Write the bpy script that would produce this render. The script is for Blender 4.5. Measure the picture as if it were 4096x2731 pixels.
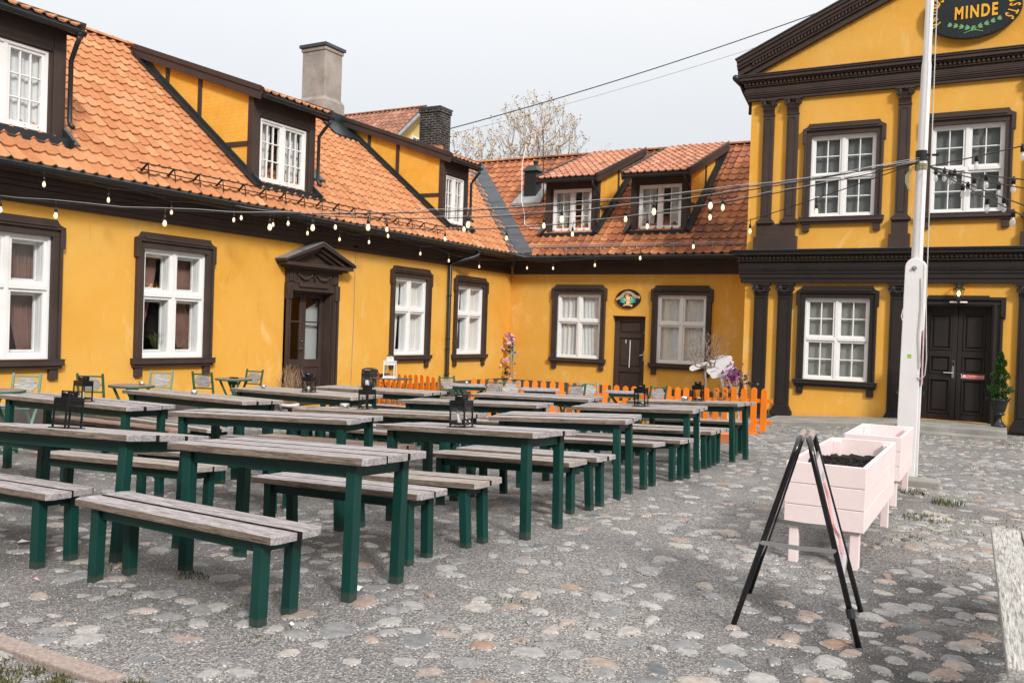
import bpy, bmesh, math, random
from mathutils import Vector, Matrix
R = math.radians
random.seed(7)
for o in list(bpy.data.objects): bpy.data.objects.remove(o)
S = bpy.context.scene
COL = S.collection

# ------------------------------------------------------------------ camera, sky, sun, exposure
cam = bpy.data.cameras.new('camera'); cob = bpy.data.objects.new('camera', cam); COL.objects.link(cob)
cam.sensor_width = 36; cam.lens = 36 * 3550.67 / 4096; cam.clip_start = .05; cam.clip_end = 900
r_, d_, f_ = (.874214, .484398, .03328), (.035208, .005118, -.999367), (-.484262, .874833, -.012581)
m = Matrix(((r_[0], -d_[0], -f_[0], 0), (r_[1], -d_[1], -f_[1], 0), (r_[2], -d_[2], -f_[2], 1.464), (0, 0, 0, 1)))
cob.matrix_world = m; S.camera = cob

SUN_EL, SUN_DIR = R(33), Vector((.79, -.61, 0)).normalized()
sv = Vector((SUN_DIR.x * math.cos(SUN_EL), SUN_DIR.y * math.cos(SUN_EL), math.sin(SUN_EL)))
W = bpy.data.worlds.new('World'); S.world = W; W.use_nodes = True
nt = W.node_tree; nt.nodes.clear()
out = nt.nodes.new('ShaderNodeOutputWorld')
sky = nt.nodes.new('ShaderNodeTexSky'); sky.sky_type = 'NISHITA'; sky.sun_disc = False
sky.sun_elevation = SUN_EL; sky.sun_rotation = math.atan2(sv.x, sv.y); sky.dust_density = 3
b1 = nt.nodes.new('ShaderNodeBackground'); b1.inputs[1].default_value = .05
nt.links.new(sky.outputs[0], b1.inputs[0])
# overcast deck: brighter towards the zenith, as a real cloud layer is
tc = nt.nodes.new('ShaderNodeTexCoord'); sx = nt.nodes.new('ShaderNodeSeparateXYZ')
mr = nt.nodes.new('ShaderNodeMapRange'); mr.inputs[1].default_value = 0; mr.inputs[2].default_value = 1
mr.inputs[3].default_value = .29; mr.inputs[4].default_value = 1.5
nz = nt.nodes.new('ShaderNodeTexNoise'); nz.inputs['Scale'].default_value = 1.6; nz.inputs['Detail'].default_value = 4
mm = nt.nodes.new('ShaderNodeMapRange'); mm.inputs[3].default_value = .96; mm.inputs[4].default_value = 1.04
mu = nt.nodes.new('ShaderNodeMath'); mu.operation = 'MULTIPLY'
b2 = nt.nodes.new('ShaderNodeBackground'); b2.inputs[0].default_value = (1, .955, .885, 1)
ad = nt.nodes.new('ShaderNodeAddShader')
L = nt.links.new
L(tc.outputs['Generated'], sx.inputs[0]); L(sx.outputs[2], mr.inputs[0]); L(tc.outputs['Generated'], nz.inputs[0])
L(nz.outputs[0], mm.inputs[0]); L(mr.outputs[0], mu.inputs[0]); L(mm.outputs[0], mu.inputs[1]); L(mu.outputs[0], b2.inputs[1])
L(b1.outputs[0], ad.inputs[0]); L(b2.outputs[0], ad.inputs[1]); # roofs and trees standing round the rest of the yard, south of the viewer, darken the low sky there
b3 = nt.nodes.new('ShaderNodeBackground'); b3.inputs[0].default_value = (.10, .095, .085, 1); b3.inputs[1].default_value = 1
n3 = nt.nodes.new('ShaderNodeTexNoise'); n3.inputs['Scale'].default_value = 5; L(tc.outputs['Generated'], n3.inputs[0])
a3 = nt.nodes.new('ShaderNodeMath'); a3.operation = 'MULTIPLY_ADD'; a3.inputs[1].default_value = -.16; L(n3.outputs[0], a3.inputs[0]); L(sx.outputs[2], a3.inputs[2])
m3 = nt.nodes.new('ShaderNodeMapRange'); m3.inputs[1].default_value = .30; m3.inputs[2].default_value = .33; m3.inputs[3].default_value = 1; m3.inputs[4].default_value = 0; L(a3.outputs[0], m3.inputs[0])
m4 = nt.nodes.new('ShaderNodeMapRange'); m4.inputs[1].default_value = -.25; m4.inputs[2].default_value = .05; m4.inputs[3].default_value = 1; m4.inputs[4].default_value = 0; L(sx.outputs[1], m4.inputs[0])
m5 = nt.nodes.new('ShaderNodeMath'); m5.operation = 'MULTIPLY'; L(m3.outputs[0], m5.inputs[0]); L(m4.outputs[0], m5.inputs[1])
mxs = nt.nodes.new('ShaderNodeMixShader'); L(m5.outputs[0], mxs.inputs[0]); L(ad.outputs[0], mxs.inputs[1]); L(b3.outputs[0], mxs.inputs[2]); L(mxs.outputs[0], out.inputs[0])
sl = bpy.data.lights.new('sun', 'SUN'); sl.energy = 2.5; sl.angle = R(9); sl.color = (1, .965, .92)
so = bpy.data.objects.new('sun', sl); COL.objects.link(so)
so.rotation_euler = sv.to_track_quat('Z', 'Y').to_euler()
S.view_settings.view_transform = 'Standard'; S.view_settings.look = 'None'
S.view_settings.exposure = .25; S.view_settings.gamma = 1
S.render.engine = 'CYCLES'; S.cycles.use_denoising = True; S.cycles.max_bounces = 6
S.cycles.transparent_max_bounces = 16

# ------------------------------------------------------------------ ground shape
def sst(a, b, x):
    t = min(1, max(0, (x - a) / (b - a))); return t * t * (3 - 2 * t)
def gz(X, Y):
    b = -.12 * min(1, max(0, (-3 - X) / 3))
    return -.015 * (min(max(Y, -3), 23) - 4.3) + b * (.25 + .75 * sst(3.2, 5, Y))

# ------------------------------------------------------------------ materials
def mat(name, col=(.5, .5, .5), rough=.6, spec=.4, metal=0):
    M = bpy.data.materials.new(name); M.use_nodes = True
    P = M.node_tree.nodes['Principled BSDF']
    P.inputs['Base Color'].default_value = (*col, 1); P.inputs['Roughness'].default_value = rough
    P.inputs['Specular IOR Level'].default_value = spec; P.inputs['Metallic'].default_value = metal
    return M, M.node_tree, P
def N(t, typ, **kw):
    n = t.nodes.new(typ)
    for k, v in kw.items():
        if k in n.inputs: n.inputs[k].default_value = v
        else: setattr(n, k, v)
    return n
def ramp(t, stops):
    n = t.nodes.new('ShaderNodeValToRGB'); e = n.color_ramp.elements
    e[0].position, e[0].color = stops[0][0], (*stops[0][1], 1)
    e[1].position, e[1].color = stops[-1][0], (*stops[-1][1], 1)
    for p, c in stops[1:-1]:
        k = e.new(p); k.color = (*c, 1)
    return n
def coords(t, scale=(1, 1, 1), kind='Object', rnd=0):
    c = t.nodes.new('ShaderNodeTexCoord'); mp = t.nodes.new('ShaderNodeMapping')
    mp.inputs['Scale'].default_value = scale
    t.links.new(c.outputs[kind], mp.inputs[0])
    if rnd:
        oi = t.nodes.new('ShaderNodeObjectInfo'); vm = N(t, 'ShaderNodeVectorMath', operation='SCALE'); vm.inputs['Scale'].default_value = rnd
        cx = t.nodes.new('ShaderNodeCombineXYZ')
        for i in range(3): t.links.new(oi.outputs['Random'], cx.inputs[i])
        t.links.new(cx.outputs[0], vm.inputs[0]); t.links.new(vm.outputs[0], mp.inputs['Location'])
    return mp.outputs[0]
def noise(t, co, scale, detail=4, rough=.55, dist=0):
    n = N(t, 'ShaderNodeTexNoise'); n.inputs['Scale'].default_value = scale; n.inputs['Detail'].default_value = detail
    n.inputs['Roughness'].default_value = rough; n.inputs['Distortion'].default_value = dist
    t.links.new(co, n.inputs['Vector']); return n.outputs[0]
def mix(t, fac, a, b, mode='MIX'):
    n = t.nodes.new('ShaderNodeMix'); n.data_type = 'RGBA'; n.blend_type = mode
    for s, v in ((n.inputs[0], fac), (n.inputs[6], a), (n.inputs[7], b)):
        if hasattr(v, 'links'): t.links.new(v, s)
        elif isinstance(v, (int, float)): s.default_value = v
        else: s.default_value = (*v, 1)
    return n.outputs[2]
def bump(t, P, h, dist, strength=1):
    n = t.nodes.new('ShaderNodeBump'); n.inputs['Distance'].default_value = dist; n.inputs['Strength'].default_value = strength
    t.links.new(h, n.inputs['Height']); t.links.new(n.outputs[0], P.inputs['Normal'])
def paint(name, col, var=.25, rough=.55, bscale=60, bd=.002, wear=None, wamt=.62, rnd=3):
    M, t, P = mat(name, col, rough)
    co = coords(t, rnd=rnd)
    dark = tuple(c * (1 - var) for c in col); light = tuple(min(1, c * (1 + var)) for c in col)
    c = ramp(t, [(.25, dark), (.5, col), (.8, light)]); L_ = t.links.new
    L_(noise(t, co, 2.3, 6), c.inputs[0]); outc = c.outputs[0]
    if wear:
        w = ramp(t, [(wamt, (0, 0, 0)), (wamt + .06, (1, 1, 1))]); L_(noise(t, co, 14, 8, .7), w.inputs[0])
        outc = mix(t, w.outputs[0], outc, wear)
    L_(outc, P.inputs['Base Color']); bump(t, P, noise(t, co, bscale, 3), bd, .6)
    return M
MT = {}
# lime plaster, blotchy yellow
M, t, P = mat('yellow_plaster', rough=.9, spec=.15)
co = coords(t)
c1 = ramp(t, [(.22, (.67, .31, .035)), (.42, (.735, .38, .065)), (.6, (.75, .415, .09)), (.82, (.77, .475, .14))]); t.links.new(noise(t, co, .55, 7, .62, .6), c1.inputs[0])
c2 = ramp(t, [(.56, (0, 0, 0)), (.78, (.75, .75, .75))]); t.links.new(noise(t, coords(t, (1, 1, .5)), 1.7, 8, .68, 1.0), c2.inputs[0])
yc = mix(t, c2.outputs[0], c1.outputs[0], (.84, .58, .25))
c3 = ramp(t, [(.62, (0, 0, 0)), (.75, (.5, .5, .5))]); t.links.new(noise(t, coords(t, (3, 3, .35)), 2.1, 5, .6), c3.inputs[0])
yc = mix(t, c3.outputs[0], yc, (.62, .26, .03))
t.links.new(yc, P.inputs['Base Color'])
hm = N(t, 'ShaderNodeMath', operation='ADD'); t.links.new(noise(t, co, 3.5, 4), hm.inputs[0])
h2 = N(t, 'ShaderNodeMath', operation='MULTIPLY'); h2.inputs[1].default_value = .25; t.links.new(noise(t, co, 45, 4), h2.inputs[0]); t.links.new(h2.outputs[0], hm.inputs[1])
bump(t, P, hm.outputs[0], .02, .5); MT['plaster'] = M
# yellow washed brick in the dormer cheeks
M, t, P = mat('yellow_brick', rough=.9, spec=.15)
bk = N(t, 'ShaderNodeTexBrick'); bk.inputs['Scale'].default_value = 1; bk.inputs['Brick Width'].default_value = .24; bk.inputs['Row Height'].default_value = .075
bk.inputs['Mortar Size'].default_value = .008; bk.inputs['Mortar Smooth'].default_value = .6
cc = t.nodes.new('ShaderNodeTexCoord'); sp = t.nodes.new('ShaderNodeSeparateXYZ'); cb = t.nodes.new('ShaderNodeCombineXYZ'); ad_ = N(t, 'ShaderNodeMath', operation='ADD')
t.links.new(cc.outputs['Object'], sp.inputs[0]); t.links.new(sp.outputs[0], ad_.inputs[0]); t.links.new(sp.outputs[1], ad_.inputs[1])
t.links.new(ad_.outputs[0], cb.inputs[0]); t.links.new(sp.outputs[2], cb.inputs[1]); t.links.new(cb.outputs[0], bk.inputs[0])
cr = ramp(t, [(.3, (.74, .36, .045)), (.7, (.81, .46, .09))]); t.links.new(noise(t, coords(t), 3, 5), cr.inputs[0]); t.links.new(cr.outputs[0], P.inputs['Base Color'])
bump(t, P, bk.outputs['Fac'], -.004, .5); MT['ybrick'] = M
MT['brown'] = paint('brown_paint', (.052, .034, .029), .25, .55, 40, .002, (.12, .09, .075), .68)
MT['brown_dark'] = paint('dark_brown_paint', (.020, .0155, .014), .25, .5, 40, .002)
MT['black'] = paint('black_metal', (.018, .023, .027), .3, .38, 30, .001)
MT['flash'] = paint('grey_blue_sheet_metal', (.055, .066, .082), .3, .45, 3, .004)
MT['zinc'] = paint('weathered_zinc', (.26, .27, .28), .25, .5, 20, .002)
MT['white'] = paint('white_window_paint', (.80, .80, .80), .05, .5, 50, .001, (.6, .58, .55), .70)
MT['pole'] = paint('white_pole_paint', (.73, .72, .73), .07, .5, 30, .002, (.55, .53, .5), .69)
MT['green'] = paint('dark_green_paint', (.001, .040, .032), .3, .5, 70, .002, (.012, .075, .06), .72)
_t = MT['green'].node_tree; _p = _t.nodes['Principled BSDF']; _s = _p.inputs['Base Color'].links[0].from_socket
_c = _t.nodes.new('ShaderNodeTexCoord'); _z = _t.nodes.new('ShaderNodeSeparateXYZ'); _t.links.new(_c.outputs['Object'], _z.inputs[0]); _n = noise(_t, _c.outputs['Object'], 26, 5, .7)
_a = N(_t, 'ShaderNodeMath', operation='MULTIPLY_ADD'); _a.inputs[1].default_value = -.05; _t.links.new(_n, _a.inputs[0]); _t.links.new(_z.outputs[2], _a.inputs[2])
_r = ramp(_t, [(-.0, (.6, .6, .6)), (.012, (0, 0, 0))]); _t.links.new(_a.outputs[0], _r.inputs[0]); _t.links.new(mix(_t, _r.outputs[0], _s, (.05, .06, .052)), _p.inputs['Base Color'])
MT['chair_green'] = paint('mid_green_paint', (.03, .12, .075), .3, .5, 60, .001, (.2, .26, .23), .66)
MT['chair_sage'] = paint('sage_green_paint', (.16, .27, .23), .2, .5, 60, .001, (.3, .36, .33), .66)
MT['orange'] = paint('orange_paint', (.82, .21, .008), .14, .6, 35, .003, (.45, .12, .02), .69)
MT['pink'] = paint('pale_pink_paint', (.80, .675, .675), .05, .6, 25, .003, (.62, .45, .42), .70)
MT['plinth'] = paint('brown_grey_plinth', (.085, .07, .065), .3, .8, 30, .006)
MT['concrete'] = paint('worn_concrete', (.27, .265, .245), .35, .85, 60, .006, (.16, .15, .12), .58)
MT['render'] = paint('grey_chimney_render', (.33, .30, .275), .35, .9, 20, .01, (.24, .20, .15), .60)
MT['brownfar'] = paint('faded_gable_paint', (.70, .50, .19), .12, .9)
MT['soil'] = paint('black_soil', (.010, .009, .009), .5, .95, 40, .03)
MT['steel'] = mat('brushed_steel', (.62, .62, .62), .28, .5, 1)[0]
MT['alu'] = mat('aluminium', (.60, .62, .62), .35, .5, 1)[0]
MT['rubber'] = mat('black_cable', (.012, .012, .012), .5)[0]
MT['blackgloss'] = mat('black_lacquer', (.006, .006, .008), .22, .6)[0]
MT['wire'] = mat('galvanised_wire', (.50, .50, .51), .4, .5, .6)[0]
MT['rope'] = paint('pale_rope', (.55, .54, .5), .2, .9, 200, .002)
MT['rope_tan'] = paint('green_flecked_rope', (.35, .32, .18), .4, .9, 200, .003)
MT['wax'] = mat('white_wax', (.82, .80, .76), .5)[0]
MT['paper'] = mat('white_paper', (.75, .75, .75), .8)[0]
MT['curtain_w'] = paint('white_net_curtain', (.70, .70, .70), .05, .9)
MT['curtain_p'] = paint('dusky_pink_curtain', (.20, .11, .09), .35, .9)
MT['blind'] = paint('grey_blind', (.30, .305, .28), .06, .8)
MT['blind_dark'] = paint('dim_grey_blind', (.165, .175, .175), .1, .8)
MT['room'] = mat('dark_room', (.035, .033, .033), .9)[0]
MT['room_grey'] = mat('pale_hall_wall', (.45, .48, .48), .9)[0]
MT['red'] = mat('red_enamel', (.55, .02, .015), .35)[0]
MT['signred'] = mat('sign_red', (.66, .07, .05), .45)[0]
MT['signblack'] = paint('sign_black', (.012, .017, .02), .3, .45, 30, .002)
MT['gold'] = mat('sign_gold', (.80, .42, .03), .5)[0]
MT['leafpaint'] = mat('painted_leaf_green', (.16, .36, .16), .5)[0]
MT['mint'] = mat('mint_green_paint', (.10, .56, .40), .5)[0]
MT['peach'] = mat('peach_paint', (.85, .52, .33), .5)[0]
MT['cream'] = mat('cream_paint', (.85, .70, .34), .5)[0]
MT['lime'] = mat('lime_sticker', (.30, .50, .03), .5)[0]
MT['terracotta'] = paint('terracotta_clay', (.60, .20, .08), .2, .8)
MT['teal'] = mat('turquoise_plastic', (.02, .50, .46), .4)[0]
MT['hand'] = paint('white_board', (.72, .72, .74), .06, .5)
MT['pinkpoly'] = mat('pink_plastic', (.8, .35, .55), .4)[0]
MT['posterpink'] = mat('poster_pink', (.80, .45, .55), .35)[0]
MT['posterlilac'] = paint('faded_poster_lilac', (.66, .60, .66), .12, .3)
MT['posterred'] = mat('faded_poster_red', (.55, .25, .24), .35)[0]
MT['postergrey'] = mat('faded_poster_grey', (.42, .42, .46), .35)[0]
def emis(name, col, s):
    M, t, P = mat(name, col, .3); P.inputs['Emission Color'].default_value = (*col, 1); P.inputs['Emission Strength'].default_value = s; return M
MT['glow0'] = emis('glowing_filament', (1, .72, .40), 9)
MT['lampglow'] = emis('lamp_flame', (1, .62, .22), 14)
# bulbs: warm lit glass / clear glass
MT['bulb_lit'] = emis('lit_bulb_glass', (1, .74, .46), .85)
def glass(name, tint, ior, rough=.03, op=0):
    M = bpy.data.materials.new(name); M.use_nodes = True; t = M.node_tree; t.nodes.clear()
    o = N(t, 'ShaderNodeOutputMaterial'); tr = N(t, 'ShaderNodeBsdfTransparent'); tr.inputs[0].default_value = (*tint, 1)
    gl = N(t, 'ShaderNodeBsdfGlossy'); gl.inputs['Roughness'].default_value = rough
    lw_ = N(t, 'ShaderNodeLayerWeight'); pw = N(t, 'ShaderNodeMath', operation='POWER'); pw.inputs[1].default_value = 4; t.links.new(lw_.outputs['Facing'], pw.inputs[0]); r0 = ((ior - 1) / (ior + 1)) ** 2 * 1.5
    fr = N(t, 'ShaderNodeMath', operation='MULTIPLY_ADD'); fr.inputs[1].default_value = .9 - r0; fr.inputs[2].default_value = r0; t.links.new(pw.outputs[0], fr.inputs[0]); mx = N(t, 'ShaderNodeMixShader')
    co = coords(t); bp = N(t, 'ShaderNodeBump'); bp.inputs['Distance'].default_value = .01; bp.inputs['Strength'].default_value = .25
    t.links.new(noise(t, co, 2.5, 2), bp.inputs['Height']); t.links.new(bp.outputs[0], gl.inputs['Normal'])
    t.links.new(fr.outputs[0], mx.inputs[0]); t.links.new(tr.outputs[0], mx.inputs[1]); t.links.new(gl.outputs[0], mx.inputs[2]); t.links.new(mx.outputs[0], o.inputs[0])
    return M
MT['glass'] = glass('window_glass', (.94, .96, .96), 1.7)
MT['lglass'] = glass('lantern_glass', (.86, .88, .87), 1.35, .08)
MT['bulb_clear'] = glass('clear_bulb_glass', (.93, .93, .93), 1.35, .12)
_t = MT['bulb_clear'].node_tree; _o = [n for n in _t.nodes if n.type == 'OUTPUT_MATERIAL'][0]; _s = _o.inputs[0].links[0].from_socket
_d = N(_t, 'ShaderNodeBsdfDiffuse'); _d.inputs[0].default_value = (.85, .85, .85, 1); _x = N(_t, 'ShaderNodeMixShader'); _x.inputs[0].default_value = .38; _t.links.new(_s, _x.inputs[1]); _t.links.new(_d.outputs[0], _x.inputs[2]); _t.links.new(_x.outputs[0], _o.inputs[0])
# weathered planks, grain along local X
def wood(name, cols, endcol):
    M, t, P = mat(name, rough=.85, spec=.2)
    co = coords(t, (1.2, 16, 16), rnd=37); fine = coords(t, (4, 90, 90), rnd=11)
    c = ramp(t, cols); n1 = noise(t, co, 2.4, 7, .65, .8); t.links.new(n1, c.inputs[0])
    c2 = ramp(t, [(.38, (.22, .215, .21)), (.55, (1.08, 1.08, 1.09))]); n2 = noise(t, fine, 2, 6, .72); t.links.new(n2, c2.inputs[0])
    x = mix(t, .85, c.outputs[0], c2.outputs[0], 'MULTIPLY')
    sp = ramp(t, [(.56, (0, 0, 0)), (.72, (1, 1, 1))]); t.links.new(noise(t, coords(t, (1.4, 3, 3), rnd=5), 16, 6, .7), sp.inputs[0])
    x = mix(t, sp.outputs[0], x, endcol)
    t.links.new(x, P.inputs['Base Color']); bump(t, P, n2, .004, .7); return M
MT['wood'] = wood('weathered_grey_wood', [(.25, (.17, .155, .145)), (.40, (.32, .295, .295)), (.56, (.45, .42, .43)), (.8, (.54, .515, .525))], (.13, .115, .105))
MT['plank_edge'] = wood('brown_plank_edge', [(.25, (.10, .075, .055)), (.5, (.21, .165, .13)), (.8, (.33, .28, .24))], (.09, .07, .055))
MT['plank_gap'] = mat('shade_painted_plank_joint', (.022, .019, .017), .9, .1)[0]  # near-black colour paints in the shade between neighbouring planks
MT['wood_light'] = wood('pale_grey_wood', [(.2, (.24, .235, .22)), (.5, (.45, .44, .42)), (.85, (.58, .57, .55))], (.22, .21, .195))
MT['wood_red'] = wood('reddish_worn_wood', [(.2, (.17, .085, .045)), (.45, (.30, .19, .14)), (.62, (.38, .32, .30)), (.85, (.45, .40, .39))], (.17, .10, .07))
MT['wood_brown'] = wood('brown_grey_wood', [(.25, (.20, .16, .125)), (.42, (.36, .315, .285)), (.8, (.52, .485, .465))], (.15, .11, .085))
# clay tiles, colour per tile in attribute
def tile(name, cols, stain, samt, dark=None):
    M, t, P = mat(name, rough=.75, spec=.25)
    at = N(t, 'ShaderNodeAttribute', attribute_name='tint'); c = ramp(t, cols); t.links.new(at.outputs['Fac'], c.inputs[0])
    co = coords(t)
    s = ramp(t, [(samt, (0, 0, 0)), (samt + .2, (1, 1, 1))]); t.links.new(noise(t, co, 1.1, 8, .7, .5), s.inputs[0])
    x = mix(t, s.outputs[0], c.outputs[0], stain)
    s2 = ramp(t, [(.5, (0, 0, 0)), (.75, (.55, .55, .55))]); t.links.new(noise(t, co, 14, 6, .7), s2.inputs[0])
    x = mix(t, s2.outputs[0], x, tuple(v * .55 for v in stain))
    if dark:
        s3 = ramp(t, [(dark, (0, 0, 0)), (dark + .18, (.85, .85, .85))]); t.links.new(noise(t, coords(t, (.5, .35, .6)), 1.0, 6, .62, .3), s3.inputs[0])
        x = mix(t, s3.outputs[0], x, (.085, .045, .032))
    t.links.new(x, P.inputs['Base Color']); bump(t, P, noise(t, co, 60, 3), .003, .6); return M
MT['tileL'] = tile('orange_clay_tiles', [(0, (.40, .155, .066)), (.5, (.49, .215, .098)), (1, (.56, .285, .145))], (.46, .21, .10), .60)
MT['tileB'] = tile('red_clay_tiles', [(0, (.22, .078, .045)), (.5, (.40, .15, .066)), (1, (.58, .26, .11))], (.26, .10, .06), .50, .53)
MT['tileD'] = tile('pinkish_clay_tiles', [(0, (.30, .125, .075)), (.5, (.46, .21, .13)), (1, (.58, .30, .20))], (.26, .12, .08), .55)
MT['tileF'] = tile('brown_clay_tiles', [(0, (.20, .085, .06)), (.5, (.32, .15, .10)), (1, (.45, .24, .17))], (.22, .12, .09), .56)
# dark brick
M, t, P = mat('sooty_brick', rough=.9, spec=.15)
bk = N(t, 'ShaderNodeTexBrick'); bk.inputs['Scale'].default_value = 1; bk.inputs['Brick Width'].default_value = .24; bk.inputs['Row Height'].default_value = .078; bk.inputs['Mortar Size'].default_value = .011
bk.inputs['Color1'].default_value = (.018, .018, .019, 1); bk.inputs['Color2'].default_value = (.045, .04, .038, 1); bk.inputs['Mortar'].default_value = (.20, .19, .175, 1)
cc = t.nodes.new('ShaderNodeTexCoord'); sp = t.nodes.new('ShaderNodeSeparateXYZ'); cb = t.nodes.new('ShaderNodeCombineXYZ'); ad_ = N(t, 'ShaderNodeMath', operation='ADD')
t.links.new(cc.outputs['Object'], sp.inputs[0]); t.links.new(sp.outputs[0], ad_.inputs[0]); t.links.new(sp.outputs[1], ad_.inputs[1]); t.links.new(ad_.outputs[0], cb.inputs[0]); t.links.new(sp.outputs[2], cb.inputs[1]); t.links.new(cb.outputs[0], bk.inputs[0])
s = ramp(t, [(.45, (0, 0, 0)), (.62, (1, 1, 1))]); t.links.new(noise(t, coords(t), 2.2, 6, .7), s.inputs[0])
t.links.new(mix(t, s.outputs[0], bk.outputs[0], (.022, .022, .023)), P.inputs['Base Color']); bump(t, P, bk.outputs['Fac'], -.01); MT['sootbrick'] = M
# gravel ground
M, t, P = mat('gravel', rough=.95, spec=.15)
co = coords(t, kind='Object')
v1 = N(t, 'ShaderNodeTexVoronoi'); v1.inputs['Scale'].default_value = 110; t.links.new(co, v1.inputs['Vector'])
g1 = ramp(t, [(0, (.065, .065, .069)), (.35, (.21, .207, .206)), (.7, (.37, .362, .358)), (1, (.72, .70, .68))]); sr = N(t, 'ShaderNodeSeparateColor'); t.links.new(v1.outputs['Color'], sr.inputs[0]); t.links.new(sr.outputs[0], g1.inputs[0])
g2 = ramp(t, [(.3, (.12, .12, .12)), (.7, (.38, .37, .36))]); t.links.new(noise(t, co, 38, 8, .75), g2.inputs[0])
x = mix(t, .45, g1.outputs[0], g2.outputs[0])
g3 = ramp(t, [(.3, (.62, .62, .64)), (.7, (1.12, 1.1, 1.08))]); t.links.new(noise(t, co, .9, 6, .65), g3.inputs[0])
x = mix(t, 1, x, g3.outputs[0], 'MULTIPLY')
# moss and dry needles near the planters and the walls
pn = ramp(t, [(.55, (0, 0, 0)), (.72, (.8, .8, .8))]); t.links.new(noise(t, co, 5, 8, .75), pn.inputs[0])
sp = t.nodes.new('ShaderNodeSeparateXYZ'); t.links.new(co, sp.inputs[0])
def disk(cx, cy, rx, ry):
    a = N(t, 'ShaderNodeMath', operation='SUBTRACT'); t.links.new(sp.outputs[0], a.inputs[0]); a.inputs[1].default_value = cx
    a2 = N(t, 'ShaderNodeMath', operation='DIVIDE'); t.links.new(a.outputs[0], a2.inputs[0]); a2.inputs[1].default_value = rx
    b = N(t, 'ShaderNodeMath', operation='SUBTRACT'); t.links.new(sp.outputs[1], b.inputs[0]); b.inputs[1].default_value = cy
    b2 = N(t, 'ShaderNodeMath', operation='DIVIDE'); t.links.new(b.outputs[0], b2.inputs[0]); b2.inputs[1].default_value = ry
    p1 = N(t, 'ShaderNodeMath', operation='MULTIPLY'); t.links.new(a2.outputs[0], p1.inputs[0]); t.links.new(a2.outputs[0], p1.inputs[1])
    p2 = N(t, 'ShaderNodeMath', operation='MULTIPLY_ADD'); t.links.new(b2.outputs[0], p2.inputs[0]); t.links.new(b2.outputs[0], p2.inputs[1]); t.links.new(p1.outputs[0], p2.inputs[2])
    mrr = N(t, 'ShaderNodeMapRange'); t.links.new(p2.outputs[0], mrr.inputs[0]); mrr.inputs[1].default_value = .2; mrr.inputs[2].default_value = 1; mrr.inputs[3].default_value = 1; mrr.inputs[4].default_value = 0
    return mrr.outputs[0]
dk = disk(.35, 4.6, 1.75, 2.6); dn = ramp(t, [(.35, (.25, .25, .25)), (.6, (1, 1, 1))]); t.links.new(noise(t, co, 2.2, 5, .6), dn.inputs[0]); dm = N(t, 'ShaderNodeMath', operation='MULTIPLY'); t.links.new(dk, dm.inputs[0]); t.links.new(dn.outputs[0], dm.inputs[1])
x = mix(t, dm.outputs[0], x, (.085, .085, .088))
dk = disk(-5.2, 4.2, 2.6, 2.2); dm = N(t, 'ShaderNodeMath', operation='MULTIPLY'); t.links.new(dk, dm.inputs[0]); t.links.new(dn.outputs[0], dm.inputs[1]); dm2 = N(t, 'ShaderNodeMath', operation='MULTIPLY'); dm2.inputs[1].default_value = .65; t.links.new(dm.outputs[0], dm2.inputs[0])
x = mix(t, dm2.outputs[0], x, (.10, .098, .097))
d1 = disk(-.1, 8.3, .75, 2.6); mlt = N(t, 'ShaderNodeMath', operation='MULTIPLY'); t.links.new(pn.outputs[0], mlt.inputs[0]); t.links.new(d1, mlt.inputs[1])
x = mix(t, mlt.outputs[0], x, (.33, .155, .065))
d2 = disk(-1, 17.5, 6, 1.6); ml2 = N(t, 'ShaderNodeMath', operation='MULTIPLY'); t.links.new(pn.outputs[0], ml2.inputs[0]); t.links.new(d2, ml2.inputs[1])
x = mix(t, ml2.outputs[0], x, (.14, .125, .05))
t.links.new(x, P.inputs['Base Color'])
hh = N(t, 'ShaderNodeMath', operation='ADD'); t.links.new(v1.outputs['Distance'], hh.inputs[0]); t.links.new(noise(t, co, 60, 5), hh.inputs[1]); bump(t, P, hh.outputs[0], .012, .8); MT['gravel'] = M
# field stones, colour per stone in attribute
M, t, P = mat('field_stone', rough=.85, spec=.25)
at = N(t, 'ShaderNodeAttribute', attribute_name='tint'); sc = ramp(t, [(0, (.11, .12, .135)), (.2, (.21, .215, .225)), (.45, (.30, .297, .295)), (.7, (.39, .38, .37)), (.82, (.38, .335, .305)), (.93, (.33, .255, .215)), (1, (.31, .20, .15))])
t.links.new(at.outputs['Fac'], sc.inputs[0]); co = coords(t)
s = ramp(t, [(.34, (.62, .62, .62)), (.6, (1.12, 1.12, 1.12))]); t.links.new(noise(t, co, 20, 8, .75, .5), s.inputs[0]); x = mix(t, 1, sc.outputs[0], s.outputs[0], 'MULTIPLY')
s = ramp(t, [(.60, (0, 0, 0)), (.67, (.6, .6, .6))]); t.links.new(noise(t, co, 24, 9, .82), s.inputs[0])
ea = N(t, 'ShaderNodeAttribute', attribute_name='edge'); em = N(t, 'ShaderNodeMath', operation='MULTIPLY_ADD'); t.links.new(ea.outputs['Fac'], em.inputs[0]); t.links.new(noise(t, co, 30, 9, .8), em.inputs[1]); em.inputs[2].default_value = 0; er = ramp(t, [(.36, (0, 0, 0)), (.46, (.9, .9, .9))]); t.links.new(em.outputs[0], er.inputs[0])
mx_ = N(t, 'ShaderNodeMath', operation='MAXIMUM'); t.links.new(s.outputs[0], mx_.inputs[0]); t.links.new(er.outputs[0], mx_.inputs[1])
vv = N(t, 'ShaderNodeTexVoronoi'); vv.inputs['Scale'].default_value = 110; t.links.new(co, vv.inputs['Vector']); vs_ = N(t, 'ShaderNodeSeparateColor'); t.links.new(vv.outputs['Color'], vs_.inputs[0])
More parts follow.
